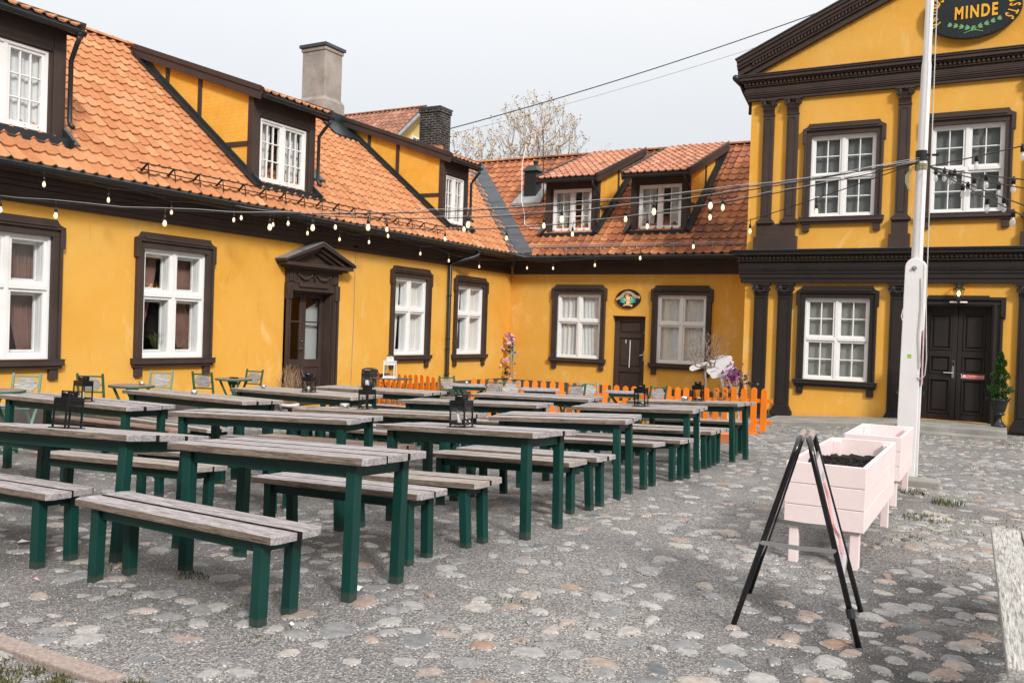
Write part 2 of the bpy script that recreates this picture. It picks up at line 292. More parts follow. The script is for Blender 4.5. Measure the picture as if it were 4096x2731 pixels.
vr = ramp(t, [(0, (.07, .07, .073)), (.35, (.19, .187, .185)), (.7, (.33, .32, .315)), (1, (.60, .58, .56))]); t.links.new(vs_.outputs[0], vr.inputs[0])
x = mix(t, mx_.outputs[0], x, vr.outputs[0])
t.links.new(x, P.inputs['Base Color']); bump(t, P, noise(t, co, 45, 6, .7), .008, .7); MT['stone'] = M
M, t, P = mat('pebble', rough=.9, spec=.2)
at = N(t, 'ShaderNodeAttribute', attribute_name='tint'); sc = ramp(t, [(0, (.07, .07, .075)), (.5, (.25, .245, .24)), (.85, (.45, .43, .42)), (1, (.72, .69, .66))]); t.links.new(at.outputs['Fac'], sc.inputs[0]); t.links.new(sc.outputs[0], P.inputs['Base Color']); MT['pebble'] = M
def leafmat(name, a, b):
    M, t, P = mat(name, a, .6, .3); at = N(t, 'ShaderNodeAttribute', attribute_name='tint'); c = ramp(t, [(0, a), (1, b)]); t.links.new(at.outputs['Fac'], c.inputs[0]); t.links.new(c.outputs[0], P.inputs['Base Color']); return M
MT['bud'] = leafmat('yellow_spring_leaf', (.40, .25, .08), (.62, .43, .16))
MT['bark'] = paint('grey_brown_bark', (.46, .41, .39), .2, .9)  # lightened, so distance haze on the far trees sits in the colour
MT['twig'] = paint('thin_grey_twig', (.25, .19, .15), .3, .9)
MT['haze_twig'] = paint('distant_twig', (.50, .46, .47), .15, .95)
MT['conifer'] = leafmat('conifer_needles', (.008, .035, .006), (.035, .10, .015))
MT['grass'] = leafmat('green_grass', (.03, .055, .015), (.12, .14, .04))
MT['dry'] = leafmat('dry_grass', (.22, .13, .07), (.45, .33, .22))
MT['petal'] = leafmat('faded_pink_petals', (.45, .16, .27), (.80, .52, .58))
MT['purple'] = leafmat('purple_flowers', (.16, .03, .12), (.48, .20, .44))
MT['darkleaf'] = leafmat('dark_leaves', (.025, .02, .018), (.12, .10, .07))
MT['moss'] = leafmat('moss_tuft', (.06, .045, .022), (.10, .105, .035))

# ------------------------------------------------------------------ builders
ORG = {}
class MB:
    def __init__(s): s.v = []; s.f = []; s.c = []; s.e = []
    def add(s, vs, fs, tint=0.):
        k = len(s.v); s.v += [tuple(v) for v in vs]; s.f += [tuple(i + k for i in f) for f in fs]; s.c += [tint] * len(vs)
    def box(s, x0, x1, y0, y1, z0, z1, tint=0.):
        s.hexa([(x0, y0, z0), (x1, y0, z0), (x1, y1, z0), (x0, y1, z0), (x0, y0, z1), (x1, y0, z1), (x1, y1, z1), (x0, y1, z1)], tint)
    def hexa(s, p, tint=0.): s.add(p, [(0, 3, 2, 1), (4, 5, 6, 7), (0, 1, 5, 4), (1, 2, 6, 5), (2, 3, 7, 6), (3, 0, 4, 7)], tint)
    def bar(s, a, b, w, h, up=(0, 0, 1), tint=0.):
        a, b, up = Vector(a), Vector(b), Vector(up); d = (b - a).normalized(); x = d.cross(up)
        if x.length < 1e-4: x = d.cross(Vector((1, 0, 0)))
        x.normalize(); y = x.cross(d).normalized(); x *= w / 2; y *= h / 2
        s.hexa([a - x - y, a + x - y, b + x - y, b - x - y, a - x + y, a + x + y, b + x + y, b - x + y], tint)
    def tube(s, pts, r, n=6, tint=0., r1=None, caps=True):
        pts = [Vector(p) for p in pts]; k = len(pts); vs = []; prev = None
        for i, p in enumerate(pts):
            d = (pts[min(i + 1, k - 1)] - pts[max(i - 1, 0)]).normalized()
            if prev is None:
                x = d.cross(Vector((0, 0, 1))); x = x if x.length > 1e-3 else d.cross(Vector((1, 0, 0)))
            else: x = prev - d * prev.dot(d)
            x.normalize(); prev = x; y = d.cross(x); rr = r if r1 is None else r + (r1 - r) * i / max(1, k - 1)
            if isinstance(r, (list, tuple)): rr = r[i]
            vs += [p + (x * math.cos(2 * math.pi * j / n) + y * math.sin(2 * math.pi * j / n)) * rr for j in range(n)]
        fs = [(i * n + j, i * n + (j + 1) % n, (i + 1) * n + (j + 1) % n, (i + 1) * n + j) for i in range(k - 1) for j in range(n)]
        if caps: fs += [tuple(range(n))[::-1], tuple(range((k - 1) * n, k * n))]
        s.add(vs, fs, tint)
    def lathe(s, c, prof, n=16, tint=0.):
        vs = [(c[0] + r * math.cos(2 * math.pi * j / n), c[1] + r * math.sin(2 * math.pi * j / n), c[2] + z) for r, z in prof for j in range(n)]; k = len(prof)
        fs = [(i * n + j, i * n + (j + 1) % n, (i + 1) * n + (j + 1) % n, (i + 1) * n + j) for i in range(k - 1) for j in range(n)]
        fs += [tuple(range(n))[::-1], tuple(range((k - 1) * n, k * n))]; s.add(vs, fs, tint)
    def prism(s, poly, fn, d0, d1, tint=0.):
        n = len(poly); vs = [fn(u, d0, z) for u, z in poly] + [fn(u, d1, z) for u, z in poly]
        fs = [tuple(range(n))[::-1], tuple(range(n, 2 * n))] + [(i, (i + 1) % n, n + (i + 1) % n, n + i) for i in range(n)]; s.add(vs, fs, tint)
    def quad(s, a, b, c, d, tint=0.): s.add([a, b, c, d], [(0, 1, 2, 3)], tint)
    def build(s, name, m, parent=None, bevel=0, smooth=False, fix=True, org=None, seg=2):
        me = bpy.data.meshes.new(name); o = bpy.data.objects.new(name, me); COL.objects.link(o)
        base = ORG.get(parent.name, Vector()) if parent else Vector(org) if org else Vector()
        me.from_pydata([tuple(Vector(v) - base) for v in s.v] if base.length else s.v, [], s.f)
        if fix and len(s.f) < 60000:
            bm = bmesh.new(); bm.from_mesh(me); bmesh.ops.recalc_face_normals(bm, faces=bm.faces); bm.to_mesh(me); bm.free()
        if any(s.c):
            a = me.attributes.new('tint', 'FLOAT', 'POINT'); a.data.foreach_set('value', s.c)
        if s.e:
            a = me.attributes.new('edge', 'FLOAT', 'POINT'); a.data.foreach_set('value', s.e)
        me.materials.append(MT[m] if isinstance(m, str) else m)
        if smooth: me.polygons.foreach_set('use_smooth', [True] * len(me.polygons))
        if bevel:
            b = o.modifiers.new('bevel', 'BEVEL'); b.width = bevel; b.segments = seg; b.limit_method = 'ANGLE'
        ORG[o.name] = base
        if parent: o.parent = parent
        elif org: o.location = base
        me.update(); return o
def tag(o, label, cat, group=None, kind=None):
    if label: o['label'] = label
    if cat: o['category'] = cat
    if group: o['group'] = group
    if kind: o['kind'] = kind
    return o
def thing(name, label, cat, loc=(0, 0, 0), group=None):
    o = bpy.data.objects.new(name, None); COL.objects.link(o); o.location = loc; ORG[o.name] = Vector(loc); o.empty_display_size = .2
    return tag(o, label, cat, group)
def local_thing(name, label, cat, group=None):     # built round its own origin, placed afterwards
    o = thing(name, label, cat, (0, 0, 0), group); return o
def copy_tree(o, parent=None):
    c = o.copy(); COL.objects.link(c)
    if parent: c.parent = parent
    for ch in o.children: copy_tree(ch, c)
    return c
def text(body, size, fn, m, name, parent, ext=.004, bold=0., sx=1., align='CENTER', spacing=1., arc=None):
    """fn maps local (x, depth, y) of the flat lettering into the place"""
    cu = bpy.data.curves.new('lettering', 'FONT'); cu.body = body; cu.size = size; cu.extrude = ext; cu.offset = bold; cu.align_x = align; cu.space_character = spacing; cu.resolution_u = 3
    to = bpy.data.objects.new('lettering', cu); COL.objects.link(to)
    dg = bpy.context.evaluated_depsgraph_get(); me = bpy.data.meshes.new_from_object(to.evaluated_get(dg)); bpy.data.objects.remove(to)
    b = MB(); b.add([fn(v.co.x * sx, v.co.z + ext, v.co.y) for v in me.vertices], [tuple(p.vertices) for p in me.polygons])
    return b.build(name, m, parent)
class Facade:
    def __init__(s, kind, plane): s.k = kind; s.p = plane
    def pt(s, u, d, z): return (s.p + d, u, z) if s.k == 'L' else (u, s.p - d, z)
    def box(s, b, u0, u1, d0, d1, z0, z1, tint=0.):
        x0, y0, _ = s.pt(u0, d0, 0); x1, y1, _ = s.pt(u1, d1, 0)
        b.box(min(x0, x1), max(x0, x1), min(y0, y1), max(y0, y1), z0, z1, tint)
    def wall(s, name, m, parent, u0, u1, z0, z1, holes, reveal=.3, extra=None):
        us = sorted({u0, u1, *[h[i] for h in holes for i in (0, 1)]}); zs = sorted({z0, z1, *[h[i] for h in holes for i in (2, 3)]}); b = MB()
        for i in range(len(us) - 1):
            for j in range(len(zs) - 1):
                cu, cz = (us[i] + us[i + 1]) / 2, (zs[j] + zs[j + 1]) / 2
                if any(h[0] < cu < h[1] and h[2] < cz < h[3] for h in holes): continue
                b.quad(s.pt(us[i], 0, zs[j]), s.pt(us[i + 1], 0, zs[j]), s.pt(us[i + 1], 0, zs[j + 1]), s.pt(us[i], 0, zs[j + 1]))
        for a, c, e, g in holes:
            for p, q in (((a, e), (c, e)), ((c, e), (c, g)), ((c, g), (a, g)), ((a, g), (a, e))):
                b.quad(s.pt(p[0], 0, p[1]), s.pt(q[0], 0, q[1]), s.pt(q[0], -reveal, q[1]), s.pt(p[0], -reveal, p[1]))
        if extra: extra(b)
        return b.build(name, m, parent, fix=False)
    def frame(s, b, u0, u1, z0, z1, w, d0, d1):
        s.box(b, u0, u0 + w, d0, d1, z0, z1); s.box(b, u1 - w, u1, d0, d1, z0, z1)
        s.box(b, u0 + w, u1 - w, d0, d1, z0, z0 + w); s.box(b, u0 + w, u1 - w, d0, d1, z1 - w, z1)

def window(F, parent, uc, z0, z1, hw=.66, split=.58, cols=1, rows=1, kind='dark', surround=True, deep=.10, sashes=(2, 2), trim='brown', trimw=.14):
    u0, u1 = uc - hw, uc + hw; b = MB()
    F.frame(b, u0, u1, z0, z1, .045, -.14, -.015)
    zt = z0 + (z1 - z0) * split; ns, nr = sashes
    F.box(b, uc - .035, uc + .035, -.13, -.02, z0 + .045, z1 - .045)
    zr = [(z0 + .045, z1 - .045)]
    if nr == 2:
        F.box(b, u0 + .045, uc - .035, -.13, -.012, zt - .035, zt + .035); F.box(b, uc + .035, u1 - .045, -.13, -.012, zt - .035, zt + .035)
        zr = [(z0 + .045, zt - .035), (zt + .035, z1 - .045)]
    panes = MB()
    for a, c in ((u0 + .045, uc - .035), (uc + .035, u1 - .045)):
        for e, g in zr:
            F.frame(b, a, c, e, g, .045, -.115, -.04)
            ia, ic, ie, ig = a + .045, c - .045, e + .045, g - .045
            if deep > .1: F.frame(b, ia - .002, ic + .002, ie - .002, ig + .002, .012, -deep, -.112); F.frame(b, ia + .008, ic - .008, ie + .008, ig - .008, .035, -deep - .04, -deep)
            for k in range(1, cols):
                x = ia + (ic - ia) * k / cols; F.box(b, x - .011, x + .011, -.10, -.055, ie, ig)
            for k in range(1, rows):
                y = ie + (ig - ie) * k / rows
                for q in range(cols):
                    xa = ia + (ic - ia) * q / cols + (.011 if q else 0); xb = ia + (ic - ia) * (q + 1) / cols - (.011 if q < cols - 1 else 0)
                    F.box(b, xa, xb, -.098, -.057, y - .011, y + .011)
            gd = -.078
            panes.quad(F.pt(ia, gd, ie), F.pt(ic, gd, ie), F.pt(ic, gd, ig), F.pt(ia, gd, ig))
    w = b.build('window', 'white', parent, bevel=.004, seg=1)
    panes.build('pane', 'glass', w, fix=False)
    ib = MB(); D = -1.3 if kind == 'dark' else -.5
    q = [F.pt(u0 - .02, -.15, z0 - .02), F.pt(u1 + .02, -.15, z0 - .02), F.pt(u1 + .02, -.15, z1 + .02), F.pt(u0 - .02, -.15, z1 + .02)]
    r = [F.pt(u0 - .02, D, z0 - .02), F.pt(u1 + .02, D, z0 - .02), F.pt(u1 + .02, D, z1 + .02), F.pt(u0 - .02, D, z1 + .02)]
    ib.add(q + r, [(4, 5, 6, 7), (0, 1, 5, 4), (1, 2, 6, 5), (2, 3, 7, 6), (3, 0, 4, 7)])
    ib.build('room', 'room', w, fix=False)
    def cloth(ua, ub, za, zb, d, m, sway=0., n=40, amp=.02, fr=9):
        c = MB(); vs = []
        for i in range(n + 1):
            f = i / n
            for j in range(9):
                g = j / 8; pull = sway * (1 - g) ** 1.7
                u = ua + (ub - ua) * f * (1 - abs(pull)) + (pull > 0) * 0 + ((ub - ua) * -pull if pull < 0 else 0)
                vs.append(F.pt(u, d + amp * math.sin(f * fr * 6.28 + g * .7) + amp * .4 * math.sin(f * 31), za + (zb - za) * g))
        c.add(vs, [(i * 9 + j, (i + 1) * 9 + j, (i + 1) * 9 + j + 1, i * 9 + j + 1) for i in range(n) for j in range(8)])
        c.build('curtain', m, w, smooth=True, fix=False)
    if kind == 'dark':
        cloth(u0 + .03, uc - .12, z0 + .05, z1, -.32, 'curtain_p', .78); cloth(uc + .08, u1 - .03, z0 + .05, z1, -.32, 'curtain_p', -.55)
    elif kind == 'net':
        cloth(u0, uc + .04, z0, z1, -.142, 'curtain_w', .08, amp=.012, fr=5); cloth(uc - .02, u1, z0, z1, -.155, 'curtain_w', -.12, amp=.012, fr=6)
    elif kind in ('blind', 'blind_dark'):
        c = MB(); F.box(c, u0, u1, -.165, -.15, z0, z1); c.build('blind', kind, w)
    elif kind == 'half':
        cloth(u0 + .02, u0 + hw * .72, z0, z1, -.215, 'curtain_w', .2, amp=.014, fr=4); cloth(u1 - hw * .62, u1 - .02, z0, z1, -.215, 'curtain_w', -.1, amp=.014, fr=4)
    if surround:
        s = MB(); W_ = trimw; zo = z1 + .15
        F.box(s, u0 - W_ + .01, u0 + .004, -.03, .05, z0, z1); F.box(s, u1 - .004, u1 + W_ - .01, -.03, .05, z0, z1)      # jambs
        F.box(s, u0 - W_, u0 - W_ + .045, -.01, .085, z0, z1 - .17); F.box(s, u1 + W_ - .045, u1 + W_, -.01, .085, z0, z1 - .17)
        o = W_ + .035
        for sg in (-1, 1):
            e = uc + sg * (hw + o); i_ = uc + sg * (hw + W_ - .045)
            F.box(s, min(e, i_), max(e, i_), -.01, .09, z1 - .17, zo)
        F.box(s, u0 - W_ + .045, u1 + W_ - .045, -.02, .055, z1 - .004, zo - .05)
        F.box(s, u0 - W_ + .045, u1 + W_ - .045, -.01, .095, zo - .05, zo - .002)
        a = hw + o; pl = [(uc - a, zo), (uc - a + .03, zo + .012), (uc - a + .075, zo + .03), (uc - a + .105, zo + .065), (uc - a + .125, zo + .105), (uc + a - .125, zo + .105), (uc + a - .105, zo + .065), (uc + a - .075, zo + .03), (uc + a - .03, zo + .012), (uc + a, zo)]
        s.prism(pl, F.pt, -.01, .07); F.box(s, uc - a + .15, uc + a - .15, -.01, .115, zo - .01, zo + .028)
        s.build('window_surround', trim, w, bevel=.008)
        s = MB(); F.box(s, uc - hw - W_ - .05, uc + hw + W_ + .05, -.12, .12, z0 - .10, z0 - .012); F.box(s, uc - hw - W_ - .03, uc + hw + W_ + .03, -.02, .085, z0 - .15, z0 - .10)
        for sg in (-1, 1):
            x = uc + sg * (hw + .055); F.box(s, x - .07, x + .07, -.01, .06, z0 - .31, z0 - .15)
        s.build('window_sill', trim, w, bevel=.008)
        s = MB(); F.box(s, uc - hw - W_ - .055, uc + hw + W_ + .055, -.12, .13, z0 - .012, z0 - .001); s.build('sill_flashing', 'flash', w)
    return w

def tiles(b, O, E, U, n, s0, s1, T, keep=None, tw=.22, tl=.335, h=.03, lift=.028, ns=8, rnd=None):
    """clay pantiles: S-profile across, each course lapping the one below"""
    rnd = rnd or random.Random(3); O, E, U, n = map(Vector, (O, E, U, n)); nc = int(round((s1 - s0) / tw)); nr = int(math.ceil(T / tl))
    tw = (s1 - s0) / nc
    prof = []
    for k in range(ns + 1):
        f = k / ns; g = f + .05 * math.sin(2 * math.pi * f); prof.append((f, h * .85 * (.80 * math.cos(2 * math.pi * g) + .26 * math.cos(4 * math.pi * g))))
    for j in range(nr):
        t0 = j * tl; t1 = min(T, t0 + tl + .012)
        for i in range(nc):
            s = s0 + i * tw
            if keep and not keep(s + tw / 2, (t0 + t1) / 2): continue
            jit = rnd.uniform(-.006, .006); tl_ = rnd.uniform(-.006, .006); tint = min(1, max(0.001, rnd.gauss(.5, .2))); vs = []
            for f, y in prof:
                p = O + E * (s + f * tw); vs.append(p + U * (t0 + tl_) + n * (y + lift + jit)); vs.append(p + U * t1 + n * (y + jit * .3))
            for f, y in prof:
                p = O + E * (s + f * tw); vs.append(p + U * (t0 + tl_) + n * (y + lift + jit - .022))
            m_ = 2 * (ns + 1); fs = []
            for k in range(ns):
                fs.append((2 * k, 2 * k + 2, 2 * k + 3, 2 * k + 1)); fs.append((m_ + k, m_ + k + 1, 2 * k + 2, 2 * k))
            b.add(vs, fs, tint)

# ------------------------------------------------------------------ ground
def build_ground():
    rg = random.Random(11)
    def axis(a, b, st, far):
        v = [a + i * st for i in range(int((b - a) / st) + 1)]
        lo, hi, k = v[0], v[-1], st
        pre, post = [], []
        while hi - v[-1] + 0 < far and len(post) < 40: k *= 1.45; hi += k; post.append(hi)
        k = st
        while v[0] - lo < far and len(pre) < 40: k *= 1.45; lo -= k; pre.append(lo)
        return pre[::-1] + v + post
    xs, ys = axis(-13, 6, .11, 300), axis(-1, 24, .11, 300)
    b = MB(); nx = len(xs); hs = {}
    def lump(x, y):
        return .011 * math.sin(3.1 * x + 1.7 * math.sin(2.3 * y)) * math.sin(2.7 * y + 1.3 * math.sin(1.9 * x)) + .004 * math.sin(9.7 * x + 4 * y) * math.sin(8.3 * y - 3 * x)
    vs = [(x, y, gz(x, y) + (lump(x, y) - .008 if -14 < x < 7 and -2 < y < 25 else -.008)) for y in ys for x in xs]
    fs = [(j * nx + i, j * nx + i + 1, (j + 1) * nx + i + 1, (j + 1) * nx + i) for j in range(len(ys) - 1) for i in range(nx - 1)]
    b.add(vs, fs); o = b.build('ground', 'gravel', fix=False, smooth=True); tag(o, 'grey gravel yard sloping gently between the yellow buildings', 'ground', kind='structure')
    return lump
LUMP = build_ground()
def surf(x, y): return gz(x, y) + LUMP(x, y) - .008

def build_stones():
    rg = random.Random(5); b = MB(); y = 1.7
    while y < 19.6:
        x = -12.2 + rg.random() * .2; row = .128 + rg.random() * .03
        while x < 3.2:
            near = math.hypot(x, y)
            w = rg.choice([.045, .055, .065, .07, .08, .10]) * rg.uniform(.85, 1.2); h = w * rg.uniform(.55, .95)
            cx, cy = x + w, y + rg.uniform(-.05, .05); x += 2 * w + rg.uniform(.005, .075)
            vis = math.sin(1.3 * cx + 2 * math.sin(.9 * cy)) * math.sin(1.1 * cy + 1.4 * math.sin(.7 * cx))
            dens = .64 if cx > -2.9 else .46
            if rg.random() > dens + .28 * vis: continue
            ang_ = abs(math.atan2(cx, cy) + R(28.97))
            if ang_ > R(36) and near > 2.6: continue
            n = 12 if near < 7 else 8; a = rg.uniform(0, 3.14); rise = rg.uniform(.002, .020) * (1 if cx > -2.9 else .75); z0 = surf(cx, cy)
            tl = (rg.uniform(-.10, .10), rg.uniform(-.10, .10)); ph = [rg.uniform(0, 6.28) for _ in range(3)]; tint = min(.999, max(.001, rg.betavariate(2.2, 2.0)))
            if rg.random() < .06: tint = rg.uniform(.84, .99)
            vs = []; prof = ((1.04, -.02), (.97, .35), (.80, .78), (.52, .96), (.22, 1.02)) if near < 7 else ((1.03, -.02), (.86, .7), (.45, 1.))
            for f, g in prof:
                for k in range(n):
                    t_ = 2 * math.pi * k / n; rr = 1 + .13 * math.sin(2 * t_ + ph[0]) + .09 * math.sin(3 * t_ + ph[1]) + .05 * math.sin(5 * t_ + ph[2])
                    px, py = w * rr * f * math.cos(t_), h * rr * f * math.sin(t_)
                    X, Y = cx + px * math.cos(a) - py * math.sin(a), cy + px * math.sin(a) + py * math.cos(a)
                    vs.append((X, Y, z0 + rise * g + (tl[0] * px + tl[1] * py) * (g > .1) * .35 + rg.uniform(-.0015, .0015)))
            kf = len(prof); fs = [(i * n + j, i * n + (j + 1) % n, (i + 1) * n + (j + 1) % n, (i + 1) * n + j) for i in range(kf - 1) for j in range(n)] + [tuple(range((kf - 1) * n, kf * n))]
            b.add(vs, fs, tint); b.e += [max(0, (f - .25) / .75) for f, g in prof for k in range(n)]
        y += row
    o = b.build('cobblestones', 'stone', fix=False, smooth=True); tag(o, 'rounded field stones set in the gravel of the yard', 'cobblestones', kind='stuff')
build_stones()
def build_pebbles():
    rg = random.Random(8); b = MB(); n = 0
    while n < 42000:
        d = 2.2 + 6.0 * rg.random() ** 1.15; a = R(-28.97) + rg.uniform(-.60, .60); x, y = d * math.sin(a), d * math.cos(a)
        r = rg.uniform(.0025, .0062) * (1.25 if rg.random() < .08 else 1); z = surf(x, y) + r * .25; n += 1
        c, s = math.cos(a * 977), math.sin(a * 977); q = rg.uniform(.6, 1)
        b.add([(x + r * c, y + r * s, z), (x - r * s * q, y + r * c * q, z), (x - r * c, y - r * s, z), (x + r * s * q, y - r * c * q, z), (x, y, z + r * .8)], [(0, 1, 4), (1, 2, 4), (2, 3, 4), (3, 0, 4)], min(1, max(.001, rg.betavariate(1.6, 1.8))))
    tag(b.build('loose_gravel', 'pebble', fix=False), 'loose grit scattered over the yard', 'gravel', kind='stuff')
build_pebbles()
def tuft(b, x, y, n, h, sp, rg, z=None):
    for _ in range(n):
        a = rg.uniform(0, 6.28); rr = sp * math.sqrt(rg.random()); px, py = x + rr * math.cos(a), y + rr * math.sin(a); zz = surf(px, py) if z is None else z
        hh = h * rg.uniform(.5, 1.1); a2 = rg.uniform(0, 6.28); lx, ly = math.cos(a2) * hh * .5, math.sin(a2) * hh * .5; w = .0035 + h * .02; wx, wy = -math.sin(a2) * w, math.cos(a2) * w
        b.add([(px - wx, py - wy, zz), (px + wx, py + wy, zz), (px + lx * .4 + wx * .7, py + ly * .4 + wy * .7, zz + hh * .65), (px + lx * .4 - wx * .7, py + ly * .4 - wy * .7, zz + hh * .65), (px + lx, py + ly, zz + hh)], [(0, 1, 2, 3), (3, 2, 4)], rg.uniform(.05, 1))
rg = random.Random(21); b = MB()
for x, y, n, h, sp in [(-.55, 8.6, 160, .10, .16), (-.42, 9.6, 120, .13, .12), (-.3, 8.1, 70, .06, .2), (-.62, 7.5, 60, .08, .1), (.0, 9.0, 50, .05, .3), (-.75, 10.1, 90, .1, .12), (-.2, 6.6, 30, .04, .1), (-4.0, 3.55, 60, .05, .08), (-3.3, 3.3, 55, .045, .09), (-3.95, 3.1, 45, .045, .07), (-2.95, 3.0, 40, .03, .08), (-3.5, 2.9, 35, .03, .1), (-4.6, 3.4, 55, .05, .1), (-1.9, 3.7, 20, .03, .06), (-3.2, 16.6, 60, .1, .5), (-4.4, 16.9, 70, .1, .6), (-1.0, 17.7, 60, .08, .8), (.2, 17.3, 120, .1, .3), (-2.4, 17.6, 50, .1, .7), (-5.2, 5.4, 40, .05, .2), (-5.8, 5.2, 40, .06, .2), (-2.3, 4.2, 24, .04, .08), (-6.9, 7.9, 50, .06, .3)]:
    tuft(b, x, y, int(n * .8), h * rg.uniform(.3, .6), sp * 1.25, rg)
tag(b.build('grass_tufts', 'grass', fix=False), 'green grass tufts growing between the stones', 'grass', kind='stuff')
b = MB()
for _ in range(420):
    x, y = rg.gauss(-.15, .38), rg.gauss(8.2, 1.2); a = rg.uniform(0, 6.28); l = rg.uniform(.015, .035); z = surf(x, y) + .012
    b.add([(x - l * math.cos(a), y - l * math.sin(a), z), (x + .003, y, z + .002), (x + l * math.cos(a), y + l * math.sin(a), z), (x, y - .003, z + .001)], [(0, 1, 2, 3)], rg.random())
tag(b.build('dry_needles', 'dry', fix=False), 'rust coloured dry needles strewn over the stones by the planters', 'needles', kind='stuff')
# stone edging at the lower left with a mossy bed behind it
b = MB(); b.hexa([(-6.2, 2.262, -.06), (-3.03, 2.255, -.06), (-3.0, 2.35, -.06), (-6.2, 2.36, -.06), (-6.2, 2.262, .052), (-3.03, 2.255, .05), (-3.0, 2.35, .05), (-6.2, 2.36, .052)])
M, t, P = mat('pink_granite', rough=.8); co = coords(t); c = ramp(t, [(.3, (.16, .125, .11)), (.5, (.31, .245, .22)), (.7, (.42, .37, .345))]); t.links.new(noise(t, co, 55, 8, .8), c.inputs[0]); t.links.new(c.outputs[0], P.inputs['Base Color']); bump(t, P, noise(t, co, 70, 4), .006); MT['granite'] = M
tag(b.build('kerb', 'granite', bevel=.008), 'pinkish granite edging strip at the corner of the gravel', 'kerb', kind='structure')
b = MB()
for _ in range(90): tuft(b, rg.uniform(-4.1, -3.0), rg.uniform(1.95, 2.25), 22, .018, .05, rg)
tuft(b, -2.9, 2.3, 130, .022, .07, rg); tuft(b, -2.98, 2.2, 130, .022, .08, rg)
tag(b.build('moss', 'moss', fix=False), 'mossy grass in the bed behind the granite edging', 'moss', kind='stuff')

# ------------------------------------------------------------------ shared roof pieces
C39, S39, T39 = math.cos(R(39)), math.sin(R(39)), math.tan(R(39))
XL, YB, XE, ZE, YE = -12.5, 22.4, -12.05, 3.60, 21.95
RIDX = XE - (7.28 - ZE) / T39; RIDY = YE + (7.28 - ZE) / T39; TS = (7.28 - ZE) / S39
def hgutter(b, F, u0, u1, d, z, r=.06):
    n = 9; vs = []
    for u in (u0, u1):
        for k in range(n):
            a = math.pi * (1 + k / (n - 1)); vs.append(F.pt(u, d + r * math.cos(a), z + r * math.sin(a)))
    for u in (u0, u1):
        for k in range(n):
            a = math.pi * (1 + k / (n - 1)); vs.append(F.pt(u, d + (r - .006) * math.cos(a), z + (r - .006) * math.sin(a)))
    fs = [(k, k + 1, n + k + 1, n + k) for k in range(n - 1)] + [(2 * n + k, 2 * n + k + 1, 3 * n + k + 1, 3 * n + k) for k in range(n - 1)]
    fs += [tuple(range(n)), tuple(range(n, 2 * n))]; b.add(vs, fs)
    b.tube([F.pt(u0, d + r, z), F.pt(u1, d + r, z)], .009, 6)
    for i in range(int(abs(u1 - u0) / .9) + 1):
        u = min(u0, u1) + .12 + i * .9
        if u < max(u0, u1): b.tube([F.pt(u, d - r - .02, z + .02), F.pt(u, d - r, z - .02), F.pt(u, d, z - r - .004), F.pt(u, d + r + .004, z), F.pt(u, d + r, z + .012)], .007, 5)
def downpipe(b, F, u, z0, z1, dg, dw, r=.045, du=-.12, bands=()):
    pts = [(0, dg, z1), (0, dg, z1 - .10), (.25, dg - .06, z1 - .16), (.75, dw + .06, z1 - .30), (1, dw, z1 - .38), (1, dw, z0 + .12), (1, dw + .02, z0 + .05), (1, dw + .09, z0)]
    b.tube([F.pt(u + du * k, d, z) for k, d, z in pts], r, 10)
    b.lathe(F.pt(u, dg, z1 - .03), [(r, -.02), (r * 1.5, .02), (r * 1.5, .05)], 10)
    for z in bands: b.tube([F.pt(u + du, dw, z - .02), F.pt(u + du, dw, z + .02)], r * 1.22, 10)
def ridge_caps(b, p0, p1, r=.10, seg=.36):
    p0, p1 = Vector(p0), Vector(p1); d = p1 - p0; k = max(1, int(d.length / seg)); d /= k; x = Vector((0, 0, 1)).cross(d).normalized()
    for i in range(k):
        a = p0 + d * i; c = a + d * 1.06; n = 7; vs = []
        for p, rr in ((a, r * 1.06), (c, r * .94)):
            vs += [p + x * rr * math.cos(math.pi * j / (n - 1)) + Vector((0, 0, rr * .75 * math.sin(math.pi * j / (n - 1)) - .02)) for j in range(n)]
        b.add(vs, [(j, j + 1, n + j + 1, n + j) for j in range(n - 1)] + [tuple(range(n))], random.uniform(.3, .9))
def snow_guard(b, F, u0, u1, dfun, zfun, h=.16, step=1.0):
    for k, hh in ((0, .06), (1, h)):
        b.tube([F.pt(u0, dfun(hh), zfun(hh)), F.pt(u1, dfun(hh), zfun(hh))], .011, 5)
    u = u0 + .15
    while u < u1:
        b.tube([F.pt(u, dfun(h) , zfun(h) + .01), F.pt(u + .02, dfun(0) + .12, zfun(0) - .08)], .010, 5)
        b.tube([F.pt(u, dfun(h), zfun(h) + .01), F.pt(u - .03, dfun(.02) - .02, zfun(.02))], .014, 5); b.tube([F.pt(u - .01, dfun(h), zfun(h) + .01), F.pt(u - .06, dfun(.02) - .02, zfun(.02))], .010, 5)
        u += step
